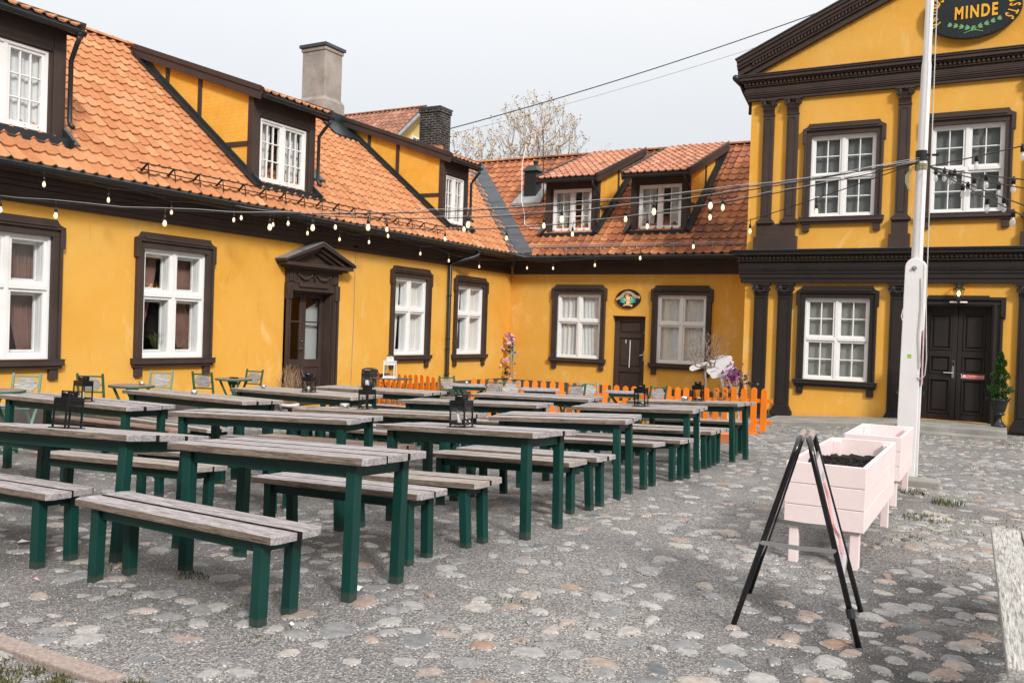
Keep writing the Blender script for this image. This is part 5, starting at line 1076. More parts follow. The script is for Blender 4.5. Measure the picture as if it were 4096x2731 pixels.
table('L3', (-7.06, 10.30), 4, 1.94, 'furthest table by the left wall in front of the short orange fence', wood_='wood_brown')
for a in [((-2.95, 3.08), -1, 1.52, 'nearest bench, alone in front of the nearest right-hand table'),
    ((-3.07, 4.46), -1, 1.46, 'bench behind the nearest right-hand table'), ((-3.0, 5.03), -3, 1.42, 'bench on the near side of the second right-hand table', .36, 'wood_brown'),
    ((-2.98, 6.43), -2, 1.46, 'bench on the far side of the second right-hand table, pushed against another', .36, 'wood_brown'), ((-2.91, 6.86), -4, 1.52, 'bench on the near side of the third right-hand table, pushed against another'),
    ((-2.94, 8.26), -4, 1.40, 'bench on the far side of the third right-hand table'), ((-2.89, 9.0), -4, 1.44, 'bench on the near side of the fourth right-hand table', .38),
    ((-2.92, 10.26), 2, 1.40, 'bench on the far side of the fourth right-hand table, pushed against another', .36, 'wood_brown'), ((-2.93, 10.70), 2, 1.42, 'bench on the near side of the last right-hand table, pushed against another'), ((-3.02, 12.0), -6, 1.52, 'dark bench behind the last right-hand table, ledge of orange tray above it'),
    ((-4.76, 3.14), 3, 1.62, 'bench cut by the left frame edge, before the nearest middle-row table'), ((-5.16, 4.56), 5, 1.80, 'pale speckled bench behind the nearest middle-row table', .38, 'wood_brown'),
    ((-5.1, 5.42), 8, 1.66, 'bench half hidden in front of the long bare middle-row table'), ((-4.95, 6.44), 6, 1.95, 'pale bench just behind the long bare middle-row table'), ((-4.98, 6.84), 3, 1.80, 'bench with a reddish edge behind the long bare middle-row table', .34, 'wood_red', -.005),
    ((-5.17, 8.05), 4, 1.48, 'bench behind the middle-row table that carries the tin'), ((-5.35, 8.62), 5, 1.45, 'bench on the near side of the fourth middle-row table'), ((-4.85, 10.2), 4, 1.6, 'bench on the far side of the fourth middle-row table'), ((-4.95, 10.68), 4, 1.6, 'bench on the near side of the last middle-row table'), ((-5.0, 12.2), 4, 1.6, 'bench behind the last middle-row table'),
    ((-7.5, 4.98), 5, 1.7, 'bench before the front left-wall table, only its grey end showing'), ((-7.65, 6.42), 4, 2.0, 'bench with rusty worn edge behind the front left-wall table', .34, 'wood_red'), ((-7.5, 6.80), -2, 2.0, 'pale bench on the near side of the second left-wall table', .36, 'wood_light'), ((-7.3, 8.0), 0, 1.95, 'bench on the far side of the second left-wall table'),
    ((-7.2, 8.36), -2, 2.0, 'bench on the near side of the third left-wall table'), ((-7.15, 9.62), 0, 2.0, 'bench on the far side of the third left-wall table'), ((-7.1, 9.98), 3, 1.9, 'reddish bench on the near side of the furthest left-wall table', .34, 'wood_red'), ((-7.1, 11.2), 4, 1.9, 'bench on the far side of the furthest left-wall table')]: bench(*a)
# bench end at the right edge of the picture
t = local_thing('pale_bench', 'pale lichen-flecked bench cut off by the right edge of the picture', 'bench'); rg = random.Random(2)
for k in range(3): b = MB(); b.box(-.225 + k * .152, -.225 + k * .152 + .143, -1.32, 1.30 + rg.uniform(-.01, .01), .41, .455); o = b.build('plank', 'wood_light', t, bevel=.006)
for ch in t.children: ch.data.materials.clear()
M = wood('pale_grey_wood_lengthwise', [(.2, (.26, .255, .24)), (.5, (.46, .45, .43)), (.85, (.58, .57, .55))], (.20, .195, .18))
for n_ in M.node_tree.nodes:
    if n_.type == 'MAPPING': n_.inputs['Scale'].default_value = [n_.inputs['Scale'].default_value[k] for k in (1, 0, 2)]
for ch in t.children: ch.data.materials.append(M)
for sx in (-.14, .16):
    for sy in (-1.05, 1.05): b = MB(); b.box(sx - .035, sx + .035, sy - .035, sy + .035, -.03, .41); b.build('leg', 'wood_light', t, bevel=.004)
b = MB(); b.box(-.15, .18, -1.1, -1.0, .33, .41); b.box(-.15, .18, 1.0, 1.1, .33, .41); b.build('frame', 'wood_light', t)
t.location = (.235, 4.52, surf(.2, 4.5)); t.rotation_euler = (R(-.8), 0, R(1.6))

# ------------------------------------------------------------------ lanterns
def lantern(name, label, m, hb, H, ring=True, candles=(), top=None, tilt=0.):
    t = local_thing(name, label, 'lantern'); s = hb; b = MB(); e = s * .085
    b.box(-s * 1.32, s * 1.32, -s * 1.32, s * 1.32, 0, .008); z0, z1, z2 = .03, H * .64, H * .80
    for sx in (-1, 1):
        for sy in (-1, 1): b.box(sx * s - e, sx * s + e, sy * s - e, sy * s + e, .008, z2)
    for zz, hh in ((z0, .008), (z1, .007), (z2 - .006, .008)):
        for sg in (-1, 1): b.box(-s + e, s - e, sg * s - e * .8, sg * s + e * .8, zz - hh, zz + hh); b.box(sg * s - e * .8, sg * s + e * .8, -s + e, s - e, zz - hh, zz + hh)
    for k in range(7):
        x = -s + (k + .5) * 2 * s / 7
        if k % 3 == 0: continue
    for k in range(1, 9):
        x = -s + k * 2 * s / 9; w = s * (.10 if k % 2 else .06)
        for sg in (-1, 1): b.box(x - w, x + w, sg * s - .004, sg * s + .004, z1 + .007, z2 - .014); b.box(sg * s - .004, sg * s + .004, x - w, x + w, z1 + .007, z2 - .014)
    fr = b.build('frame', m, t); b = MB(); q = s * .52; b.box(-s * 1.14, s * 1.14, -s * 1.14, s * 1.14, z2 + .0025, z2 + .008)
    for sx in (-1, 1):
        for sy in (-1, 1): b.box(sx * q - .005, sx * q + .005, sy * q - .005, sy * q + .005, z2 + .008, H)
    for k in range(5):
        x = -q + (k + .5) * 2 * q / 5
        for sg in (-1, 1): b.box(x - q * .14, x + q * .14, sg * q - .003, sg * q + .003, z2 + .014, H - .008); b.box(sg * q - .003, sg * q + .003, x - q * .14, x + q * .14, z2 + .014, H - .008)
    for sg in (-1, 1): b.box(-q, q, sg * q - .004, sg * q + .004, z2 + .008, z2 + .014); b.box(sg * q - .004, sg * q + .004, -q, q, z2 + .008, z2 + .014); b.box(-q, q, sg * q - .004, sg * q + .004, H - .01, H - .001); b.box(sg * q - .004, sg * q + .004, -q, q, H - .01, H - .001)
    lid = b.build('vented_top', m, t); b = MB(); b.box(-q * 1.18, q * 1.18, -q * 1.18, q * 1.18, H, H + .004); b.build('cap', top or m, lid)
    b = MB(); g = .0015
    for sg in (-1, 1): b.quad((-s + e, sg * s, z0), (s - e, sg * s, z0), (s - e, sg * s, z1), (-s + e, sg * s, z1)); b.quad((sg * s, -s + e, z0), (sg * s, s - e, z0), (sg * s, s - e, z1), (sg * s, -s + e, z1))
    b.build('pane', 'lglass', t, fix=False)
    if ring:
        b = MB(); b.tube([(-q - .004, 0, H * .93), (-q * 1.35, 0, H * .90 + .0)] if tilt == 9 else [(q * 1.05 * math.cos(a), -q * math.sin(tilt) * 1.5 * math.sin(a), H * .92 + q * 1.15 * math.cos(tilt) * math.sin(a)) for a in [R(k * 15) for k in range(13)]], .0022, 5); b.build('handle', 'wire', t)
    for cx, cy, r, h in candles:
        b = MB(); b.lathe((cx, cy, .009), [(r * .96, 0), (r, .004), (r, h * .8), (r * .8, h * .96), (r * .3, h)], 12); b.build('candle', 'wax', t, smooth=True)
    return t
def on_table(o, key, wx, wy, rz=0):
    t = TABLES[key]; bpy.context.view_layer.update(); mw = t.matrix_world; p = mw.inverted() @ Vector((wx, wy, mw.translation.z + .745)); p.z = .7465
    p = mw @ p; o.location = p; o.rotation_euler = (t.rotation_euler[0], t.rotation_euler[1], rz)
G = 'black lanterns on the tables'
def LN(key, x, y, label, rz, **kw):
    o = lantern('lantern', label, kw.pop('m', 'blackgloss'), kw.pop('hb', .060), kw.pop('H', .245), **kw); o['group'] = G; on_table(o, key, x, y, R(rz)); return o
LN('M1', -5.41, 3.72, 'empty black lantern on the nearest middle-row table at the left', 3, tilt=1.25)
LN('M2', -8.05, 5.70, 'black lantern with a thin candle behind the empty one at the left', 4, candles=[(0, 0, .014, .09)], H=.25, tilt=1.2)
LN('L2', -8.05, 9.02, 'black lantern with a leaning candle in front of the glazed door', 12, candles=[(-.005, 0, .02, .07)], tilt=1.0)
LN('L3', -8.34, 10.62, 'tarnished lantern with a fat candle and a rusty cap', 18, candles=[(0, 0, .034, .11)], top='terracotta', m='black', hb=.064, H=.265, tilt=.9)
LN('M4', -5.82, 7.42, 'black lantern with two white candle stumps and its ring handle raised', -2, candles=[(-.028, -.02, .024, .035), (.03, .01, .022, .04)], tilt=.15, H=.25)
o = LN('T2', -3.62, 5.78, 'large black lantern with a slumped white candle on the second right-hand table', 2, tilt=1.3, H=.25, hb=.062)
b = MB(); b.tube([(-.01, 0, .010), (-.018, 0, .05), (-.030, 0, .095), (-.034, 0, .125), (-.028, 0, .135)], [.022, .015, .016, .011, .003], 8); b.lathe((-.005, -.01, .009), [(.045, 0), (.044, .008), (.02, .02), (.005, .024)], 10)
for k in range(26): b.lathe((.056, random.uniform(-.035, .04), .02 + .07 * random.random() ** 1.6), [(.001, -.006), (.004, 0), (.001, .006)], 5)
b.build('candle', 'wax', o, smooth=True)
LN('T4', -3.62, 9.66, 'black lantern with a low melted candle on the fourth right-hand table', 1, candles=[(-.01, 0, .03, .02), (.012, .0, .018, .035)], tilt=1.45)
LN('T5', -3.52, 11.52, 'black lantern beside the steel apple bowl on the last right-hand table', 2, candles=[(.01, 0, .036, .03), (.0, .0, .02, .045)], tilt=1.2, H=.255)
def cup(key, x, y, label, r, h, m, name='tealight_cup', cat='cup', prof=None):
    b = MB(); b.lathe((0, 0, 0), prof or [(r * .8, 0), (r, h * .2), (r, h), (r * .9, h), (r * .86, h * .3), (.003, h * .28)], 18); o = b.build(name, m, smooth=True); tag(o, label, cat); on_table(o, key, x, y); return o
cup('L1', -8.30, 7.32, 'silver tealight cup on the second left-wall table', .036, .055, 'steel')
cup('L2', -8.95, 9.10, 'round silver cup at the left end of the third left-wall table', .034, .05, 'steel', prof=[(.02, 0), (.036, .02), (.034, .04), (.022, .052), (.018, .05), (.003, .03)])
cup('M4', -6.12, 7.42, 'round brushed metal tin on the middle-row table beside a lantern', .052, .052, 'steel', 'metal_tin', 'tin')
cup('T5', -3.70, 11.50, 'dented steel apple-shaped bowl beside the last right-hand lantern', .05, .06, 'steel', 'steel_bowl', 'bowl', [(.025, 0), (.05, .018), (.055, .038), (.046, .058), (.03, .064), (.022, .056), (.003, .05)])

# ------------------------------------------------------------------ bistro chairs and tables
def chair(label, m, wood_, x, y, face):
    t = local_thing('folding_chair', label, 'chair', 'wooden folding chairs with hexagonal backs'); w = .168
    for sg in (-1, 1):
        b = MB(); b.bar((sg * w, -.235, .845), (sg * w, -.15, .44), .026, .03, up=(1, 0, 0)); b.bar((sg * w, -.15, .44), (sg * w, .17, -.01), .026, .03, up=(1, 0, 0)); b.build('back_upright', m, t, bevel=.003)
        b = MB(); b.bar((sg * (w - .03), .14, .42), (sg * (w - .03), -.20, -.01), .024, .03, up=(1, 0, 0)); b.build('leg', m, t, bevel=.003)
    for z in (.805, .585): yy = -.235 + (.845 - z) * .21; b = MB(); b.bar((-w, yy, z), (w, yy, z), .02, .022); b.build('back_rail', m, t, bevel=.002)
    b = MB(); b.bar((-w + .03, -.13, .085), (w - .03, -.13, .085), .02, .02); b.build('stretcher', m, t, bevel=.002)
    b = MB(); b.bar((-w, .06, .14), (w, .06, .14), .02, .02); b.build('stretcher', m, t, bevel=.002)
    b = MB(); yy = lambda z: -.235 + (.845 - z) * .21
    pl = [(-.15, .695), (-.085, .785), (.085, .785), (.15, .695), (.085, .605), (-.085, .605)]
    vs = [(u, yy(z) - .009, z) for u, z in pl] + [(u, yy(z) + .009, z) for u, z in pl]; b.add(vs, [(5, 4, 3, 2, 1, 0), (6, 7, 8, 9, 10, 11)] + [(i, (i + 1) % 6, 6 + (i + 1) % 6, 6 + i) for i in range(6)]); b.build('back_panel', wood_, t, bevel=.003)
    b = MB()
    for k in range(4): b.box(-.19, .19, -.16 + k * .087, -.16 + k * .087 + .08, .442, .462)
    s = b.build('seat', wood_, t, bevel=.003); b = MB()
    for sg in (-1, 1): b.box(-.185, .185, sg * .135 - .012 + .01, sg * .135 + .022, .412, .4415); b.box(sg * .15 - .012, sg * .15 + .012, -.113, .123, .413, .441)
    b.build('seat_frame', m, t, bevel=.002)
    t.location = (x, y, surf(x, y) + .01); t.rotation_euler = (0, 0, R(face - 90)); return t
# face: direction the sitter looks, degrees from +X
chair('sage green chair with pale hexagonal back beside the left-edge round table', 'chair_sage', 'wood_light', -11.05, 6.92, -55)
chair('green chair turned away, left of the round table that holds a cup', 'chair_green', 'wood_light', -11.17, 8.11, 125)
chair('sage green chair with pale hexagonal back right of the cup-bearing round table', 'chair_sage', 'wood_light', -11.24, 9.17, -62)
chair('leaning dark green chair left of the round table nearest the door', 'chair_green', 'wood_light', -11.1, 10.11, 105)
chair('green chair with brown hexagonal back right of the round table by the door', 'chair_green', 'wood_brown', -11.66, 11.44, -82)
chair('green chair at the end of the short orange fence, left of a tealight table', 'chair_green', 'wood_brown', -8.84, 13.82, -20)
chair('dark green chair leaning right, just right of the tealight table', 'chair_green', 'wood_brown', -7.91, 13.65, 130)
chair('sage chair squarely facing, with turquoise pot behind it', 'chair_sage', 'wood_light', -7.45, 13.45, -60)
chair('dark green chair with grey hexagonal back just right of the middle square table', 'chair_green', 'wood', -6.64, 14.2, 140)
chair('sage chair with white hexagonal back left of the rightmost square table', 'chair_sage', 'wood_light', -6.5, 14.8, -48)
chair('rightmost leaning green chair before the orange fence', 'chair_green', 'wood', -5.46, 15.05, 145)
def round_table(label, x, y):
    t = local_thing('round_table', label, 'table', 'round bistro tables by the left wall'); b = MB(); b.lathe((0, 0, 0), [(.285, .695), (.297, .70), (.297, .722), (.285, .7225)], 40); b.build('rim', 'chair_green', t)
    b = MB(); b.lathe((0, 0, 0), [(.284, .700), (.284, .7255), (.282, .727)], 40); b.build('tabletop', 'wood_red', t)
    for sg in (-1, 1): b = MB(); b.bar((sg * .17, -.16, .70), (-sg * .17, -.14, -.02), .03, .02, up=(0, 1, 0)); b.bar((sg * .17, .16, .70), (-sg * .17, .14, -.02), .03, .02, up=(0, 1, 0)); b.bar((-sg * .17, -.14, .03), (-sg * .17, .14, .03), .02, .02); b.build('leg_frame', 'chair_green', t)
    b = MB(); b.box(-.02, .02, -.02, .02, .3, .70); b.box(-.05, .05, -.05, .05, .62, .695); b.build('post', 'chair_green', t); t.location = (x, y, surf(x, y) + .01); t.rotation_euler = (0, 0, R(25)); return t
r0 = round_table('round wooden bistro table cut by the left edge of the picture', -10.17, 6.11); r1 = round_table('round wooden bistro table with a silver cup, below the second window', -10.44, 8.13); r2 = round_table('round wooden bistro table with an ashtray, beside the glazed door', -11.09, 10.6)
b = MB(); b.lathe((0, 0, 0), [(.03, 0), (.036, .012), (.036, .05), (.032, .05), (.030, .02), (.003, .018)], 16); o = b.build('tealight_cup', 'steel', smooth=True); tag(o, 'silver tealight cup on the middle round bistro table', 'cup'); o.location = r1.location + Vector((.12, .07, .728))
b = MB(); b.box(-.06, .06, -.045, .045, 0, .022); o = b.build('ashtray', 'black', bevel=.006); tag(o, 'flat dark ashtray on the round table by the door', 'ashtray'); o.location = r2.location + Vector((0, 0, .728))
def square_table(label, x, y, rz):
    t = local_thing('square_table', label, 'table', 'square bistro tables before the fence'); b = MB(); rg = random.Random(int(x * 50)); planks(b, .66, .60, 5, .69, .715, rg, clip=.01); b.build('tabletop', 'wood', t, bevel=.003)
    b = MB(); b.box(-.27, .27, -.26, -.235, .63, .689); b.box(-.27, .27, .235, .26, .63, .689); b.build('frame', 'green', t)
    for sy in (-.22, .22): b = MB(); b.bar((-.25, sy, .66), (.25, sy, -.02), .028, .04, up=(0, 1, 0)); b.bar((.25, sy + .03, .66), (-.25, sy + .03, -.02), .028, .04, up=(0, 1, 0)); b.build('crossed_legs', 'green', t)
    t.location = (x, y, surf(x, y) + .01); t.rotation_euler = (0, 0, R(rz)); return t
w1 = square_table('square plank table with a tealight, left of the three before the fence', -8.3, 13.5, 24); w2 = square_table('square plank table, middle of the three before the fence', -7.02, 13.75, 26); w3 = square_table('square plank table with crossed legs, partly behind a black lantern', -5.92, 14.9, 22)
b = MB(); b.lathe((0, 0, 0), [(.03, 0), (.03, .055), (.026, .055), (.024, .02), (.003, .02)], 14); o = b.build('tealight_cup', 'steel', smooth=True); tag(o, 'white metal tealight cup on the left square table', 'cup'); o.location = w1.location + Vector((-.06, -.02, .716))
t = local_thing('metal_table', 'thin dark metal table in front of the short orange fence', 'table'); b = MB(); b.box(-.34, .34, -.25, .25, .725, .74); b.build('tabletop', 'flash', t, bevel=.004); b = MB()
for sx in (-1, 1):
    for sy in (-1, 1): b.tube([(sx * .26, sy * .18, .725), (sx * .20, sy * .17, .5), (sx * .17, sy * .16, .3), (sx * .22, sy * .18, .1), (sx * .27, sy * .2, -.01)], .010, 6)
b.tube([(.17 * math.cos(R(k * 20)), .16 * math.sin(R(k * 20)), .28) for k in range(19)], .007, 5); b.build('leg_frame', 'chair_green', t); t.location = (-10.10, 13.56, surf(-10.1, 13.56) + .01); t.rotation_euler = (0, 0, R(8)); mt_ = t
o = lantern('lantern', 'tall white lantern on the thin metal table', 'white', .098, .40, True, [], None, .1); o.location = mt_.location + Vector((-.02, 0, .741)); o.rotation_euler = (0, 0, R(26))
b = MB(); rg = random.Random(3)
for _ in range(16): x, y, z = rg.uniform(-.12, .12), rg.uniform(-.08, .08), rg.uniform(.0, .05); b.bar((x, y, z + .008), (x + rg.uniform(-.1, .1), y + rg.uniform(-.06, .06), z + rg.uniform(.0, .05)), .022, .015)
o = b.build('glove_pile', 'rubber', bevel=.005); tag(o, 'crumpled black gloves lying on the thin metal table', 'gloves'); o.location = mt_.location + Vector((-.22, -.03, .741))

# ------------------------------------------------------------------ orange picket fences
def fence(label, p0, p1, n, h=.80, first=0, group='orange picket fences', feet=()):
    c = Vector(((p0[0] + p1[0]) / 2, (p0[1] + p1[1]) / 2, surf((p0[0] + p1[0]) / 2, (p0[1] + p1[1]) / 2))); t = thing('picket_fence', label, 'fence', c, group); d = Vector((p1[0] - p0[0], p1[1] - p0[1], 0)); ln = d.length; d.normalize(); nrm = Vector((d.y, -d.x, 0)); rg = random.Random(n)
    g = lambda s: surf(p0[0] + d.x * s, p0[1] + d.y * s); P = lambda s, o, z: (p0[0] + d.x * s + nrm.x * o, p0[1] + d.y * s + nrm.y * o, z)
    w = .055
    for i in range(n):
        s = ln * (i + .5) / n + rg.uniform(-.006, .006); z0 = g(s) + .045; hh = h - .045 + rg.uniform(-.012, .012); tl = rg.uniform(-.008, .008)
        pl = [(s - w, z0), (s + w, z0), (s + w + tl, z0 + hh - w)] + [(s + tl + w * math.cos(R(a)), z0 + hh - w + w * math.sin(R(a))) for a in range(20, 180, 20)] + [(s - w + tl, z0 + hh - w)]
        b = MB(); b.prism(pl, lambda u, d_, z: P(u, d_, z), .0, .018); b.build('picket', 'orange', t, bevel=.003, seg=1)
    for zz in (.20, .58): b = MB(); b.hexa([P(-.06, -.022, g(0) + zz - .035), P(ln + .06, -.022, g(ln) + zz - .035), P(ln + .06, -.001, g(ln) + zz - .035), P(-.06, -.001, g(0) + zz - .035), P(-.06, -.022, g(0) + zz + .035), P(ln + .06, -.022, g(ln) + zz + .035), P(ln + .06, -.001, g(ln) + zz + .035), P(-.06, -.001, g(0) + zz + .035)]); b.build('rail', 'orange', t, bevel=.003, seg=1)
    for s in feet: b = MB(); b.hexa([P(s - .04, .019, g(s) - .02), P(s + .04, .019, g(s) - .02), P(s + .04, .05, g(s) - .02), P(s - .04, .05, g(s) - .02), P(s - .04, .019, g(s) + .22), P(s + .04, .019, g(s) + .22), P(s + .04, .05, g(s) + .22), P(s - .04, .05, g(s) + .22)]); b.hexa([P(s - .11, -.16, g(s) - .02), P(s + .11, -.16, g(s) - .02), P(s + .11, .17, g(s) - .02), P(s - .11, .17, g(s) - .02), P(s - .11, -.16, g(s) + .03), P(s + .11, -.16, g(s) + .03), P(s + .11, .17, g(s) + .03), P(s - .11, .17, g(s) + .03)]); b.build('foot', 'orange', t, bevel=.004)
    return t
fence('short orange picket fence behind the thin metal table', (-11.35, 14.75), (-9.30, 14.15), 12)
fence('orange picket fence panel behind the folding chairs below the end windows', (-8.98, 14.6), (-6.55, 15.75), 16)
fence('orange picket fence panel below the narrow door, left of the free end panel', (-6.50, 15.78), (-5.02, 15.95), 9, .79)
fence('free-ended orange picket fence panel standing on a wooden foot at the right', (-4.98, 15.95), (-3.54, 15.72), 8, .80, feet=(1.17,))

# ------------------------------------------------------------------ things along the walls
b = MB(); pl = [(-.16, 0), (.16, 0), (.17, .72)] + [(.17 * math.cos(R(a)) * 1.0, .72 + .045 * math.sin(R(a))) for a in range(15, 180, 15)] + [(-.17, .72)]; b.prism(pl, lambda u, d, z: (u, d, z), -.11, .11); o = b.build('black_speaker', 'black', bevel=.02, seg=3); tag(o, 'upright black speaker cabinet beside the short orange fence', 'speaker'); o.location = (-11.5, 14.72, surf(-11.5, 14.7)); o.scale = (1, 1, 1.14); o.rotation_euler = (0, 0, R(40))
def flowers(b, rg, c, n, sr, s, lo=.0, hi=1.):
    for _ in range(n):
        p = Vector(c) + Vector((rg.gauss(0, sr[0]), rg.gauss(0, sr[1]), rg.gauss(0, sr[2]))); tn = rg.uniform(max(.01, lo), hi)
        for _ in range(rg.randint(3, 5)):
            v = Vector((rg.uniform(-1, 1), rg.uniform(-1, 1), rg.uniform(-.8, 1))).normalized() * s * rg.uniform(.6, 1.2); w = v.cross(Vector((rg.uniform(-1, 1), rg.uniform(-1, 1), .3))).normalized() * v.length * .42
            b.add([p, p + v * .55 + w, p + v, p + v * .55 - w], [(0, 1, 2, 3)], tn)
rg = random.Random(17); t = thing('artificial_climber', 'faded pink flower garland on stakes in the wall corner', 'plant', (-12.1, 21.9, -.33)); b = MB(); b.tube([(-12.15, 21.9, -.35), (-12.18, 21.95, .4), (-12.2, 22, .75), (-12.45, 22.0, 1.0)], .014, 5); b.tube([(-12.1, 21.95, -.35), (-12.15, 22, .7), (-12.18, 22, 1.2)], .012, 5); b.build('stem', 'twig', t)
b = MB(); b.tube([(-12.2, 21.98, .55), (-12.22, 21.98, 1.15)], .014, 5); b.tube([(-12.12, 21.98, .5), (-12.10, 21.98, 1.12)], .012, 5); b.build('stake', 'teal', t)
for a_ in (((-12.25, 22.0, 1.22), 22, (.085, .05, .075), .10), ((-12.52, 21.95, .95), 7, (.06, .04, .05), .08, .5), ((-12.3, 21.95, .58), 8, (.09, .05, .12), .075, .4), ((-12.03, 21.95, .8), 4, (.03, .03, .04), .07, .6), ((-12.1, 21.95, .22), 5, (.07, .03, .06), .06, .6)): b = MB(); flowers(b, rg, *a_); b.build('flower_cluster', 'petal', t, fix=False)
b = MB(); flowers(b, rg, (-12.3, 21.95, .55), 14, (.12, .05, .25), .085); flowers(b, rg, (-12.15, 21.98, .95), 7, (.06, .04, .12), .08); b.build('leaves', 'darkleaf', t, fix=False)
t = thing('turquoise_pot', 'turquoise plastic pot behind the sage chair', 'pot', (-8.25, 15.9, surf(-8.25, 15.9))); b = MB(); b.lathe(t.location, [(.10, 0), (.14, .28), (.15, .30), (.13, .30), (.12, .25), (.003, .25)], 18); b.build('pot', 'teal', t, smooth=True)
zt = surf(-4.87, 16.2)
tree('small_bare_tree', 'small leafless tree with a spreading twiggy crown behind the orange fence', (-4.86, 16.2, zt), (-4.83, 16.2, .66), (-4.82, 16.2, 1.22), (.42, .40, .36), 230, 5, 'twig', 'bud', 0, .0023, 'potted and planted shrubs', .02)
tree('young_shrub', 'thin young shrub with fresh green tips in front of the fence', (-4.25, 15.2, surf(-4.2, 15.2)), (-4.25, 15.2, .0), (-4.25, 15.2, .42), (.17, .15, .22), 34, 9, 'twig', 'grass', 3, .0016, 'potted and planted shrubs', .028)
rg = random.Random(23); t = thing('purple_plant', 'dark-leaved plant with purple flowers by the corner of the pedimented building', 'plant', (-4.75, 18.4, surf(-4.7, 18.4))); b = MB()
for k in range(8): b.tube([(-4.75, 18.4, -.3), (-4.75 + rg.uniform(-.1, .1), 18.4 + rg.uniform(-.05, .05), .15), (-4.75 + rg.uniform(-.3, .25), 18.4 + rg.uniform(-.1, .1), rg.uniform(.4, .85))], .010, 5)
b.build('stem', 'bark', t); b = MB(); flowers(b, rg, (-4.90, 18.4, .66), 44, (.12, .07, .11), .085); b.build('flower_cluster', 'purple', t, fix=False); b = MB(); flowers(b, rg, (-4.68, 18.45, .42), 30, (.15, .07, .2), .085); b.build('leaves', 'darkleaf', t, fix=False)
hs = thing('pointing_hand_sign', 'white cut-out hand sign pointing left on a post behind the fence', 'sign', (-5.1, 18.55, surf(-5.1, 18.5))); HP = [(-5.87, .78), (-5.85, .815), (-5.81, .84), (-5.61, .9), (-5.44, .95), (-5.36, 1.02), (-5.18, 1.08), (-5.05, 1.085), (-4.98, 1.08), (-4.95, 1.02), (-4.975, .99), (-4.91, .955), (-4.94, .9), (-4.88, .76), (-5.07, .66), (-5.33, .585), (-5.38, .60), (-5.41, .66), (-5.45, .68), (-5.48, .72), (-5.53, .76), (-5.52, .80), (-5.63, .78), (-5.81, .715), (-5.86, .74)]
b = MB(); b.prism(HP, lambda u, d, z: (u, 18.5 - d, z), 0, .025); b.build('hand_board', 'hand', hs, bevel=.006, seg=3); b = MB(); b.bar((-5.2, 18.53, .75), (-5.0, 18.56, surf(-5, 18.5)), .05, .03, up=(0, 1, 0)); b.build('post', 'white', hs)
b = MB()
for pts in ([(-5.45, .80), (-5.30, .84), (-5.22, .80)], [(-5.40, .72), (-5.28, .76)], [(-5.52, .89), (-5.40, .92), (-5.33, .88)]): b.tube([(u, 18.473, z) for u, z in pts], .006, 4)
b.build('finger_lines', 'zinc', hs)
def conifer(label, x, y, z, s, seed):
    rg = random.Random(seed); t = thing('potted_conifer', label, 'plant', (x, y, z), 'conifers in urns beside the double door'); b = MB(); b.lathe((x, y, z), [(.13, 0), (.13, .03), (.10, .05), (.06, .10), (.045, .16), (.05, .20), (.09, .22), (.10, .245), (.075, .26), (.10, .29), (.13, .40), (.145, .47), (.175, .50), (.175, .53), (.15, .53), (.14, .48), (.003, .48)], 22); b.build('urn', 'black', t, smooth=True)
    b = MB(); b.tube([(x, y, z + .46), (x + .01, y, z + 1.2)], .02, 6, r1=.006); b.build('trunk', 'bark', t); b = MB()
    for _ in range(2600):
        f = rg.random() ** 1.25; h = z + .50 + f * .88 * s; R_ = .235 * s * (1 - f) ** .68 * (.8 + .35 * math.sin(f * 22 + seed)); a = rg.uniform(0, 6.28); rr = R_ * rg.uniform(.35, 1.08); p = Vector((x + rr * math.cos(a), y + rr * math.sin(a), h)); v = Vector((math.cos(a) * .55 + rg.uniform(-.3, .3), math.sin(a) * .55 + rg.uniform(-.3, .3), 1)).normalized() * rg.uniform(.03, .075); w = v.cross(Vector((rg.uniform(-1, 1), rg.uniform(-1, 1), 0))).normalized() * .010
        b.add([p - w * .6, p + v * .5 + w, p + v, p + v * .5 - w], [(0, 1, 2, 3)], min(1, max(.01, rr / max(.01, R_) * rg.uniform(.3, 1))))
    b.build('crown', 'conifer', t, fix=False); return t
conifer('potted conifer in a black urn right of the double door', -.03, 19.35, -.062, 1., 3); conifer('potted conifer in an urn left of the double door, half hidden by the flagpole', -1.58, 19.4, -.06, .95, 8)
rg = random.Random(9); t = thing('dry_grass_pot', 'potted dry ornamental grass at the foot of the glazed brown door', 'plant', (-12.05, 12.95, surf(-12, 12.9))); b = MB(); b.lathe(t.location, [(.14, 0), (.19, .12), (.20, .15), (.17, .15), (.003, .12)], 16); b.build('bowl', 'paper', t, smooth=True); b = MB()
for _ in range(130):
    a = rg.uniform(0, 6.28); l = rg.uniform(.35, .95) if rg.random() < .5 else rg.uniform(.1, .3); p = t.location + Vector((rg.gauss(0, .05), rg.gauss(0, .05), .12)); o_ = rg.uniform(.05, .35); b.tube([p, p + Vector((math.cos(a) * o_ * .3, math.sin(a) * o_ * .3, l * .7)), p + Vector((math.cos(a) * o_ * .7, math.sin(a) * o_ * .7, l * .85)), p + Vector((math.cos(a) * o_, math.sin(a) * o_, l * .55))], .003, 3, tint=rg.uniform(.01, 1))
b.build('blades', 'dry', t, fix=False)
t = thing('terracotta_tray', 'long terracotta tray standing on the ground behind the last bench', 'tray', (-3.9, 13.9, surf(-3.9, 13.9))); x, y, z = t.location; b = MB(); b.hexa([(x - .22, y - .1, z), (x + .22, y - .1, z), (x + .22, y + .1, z), (x - .22, y + .1, z), (x - .26, y - .13, z + .16), (x + .26, y - .13, z + .16), (x + .26, y + .13, z + .16), (x - .26, y + .13, z + .16)]); b.build('tray', 'terracotta', t, bevel=.015)

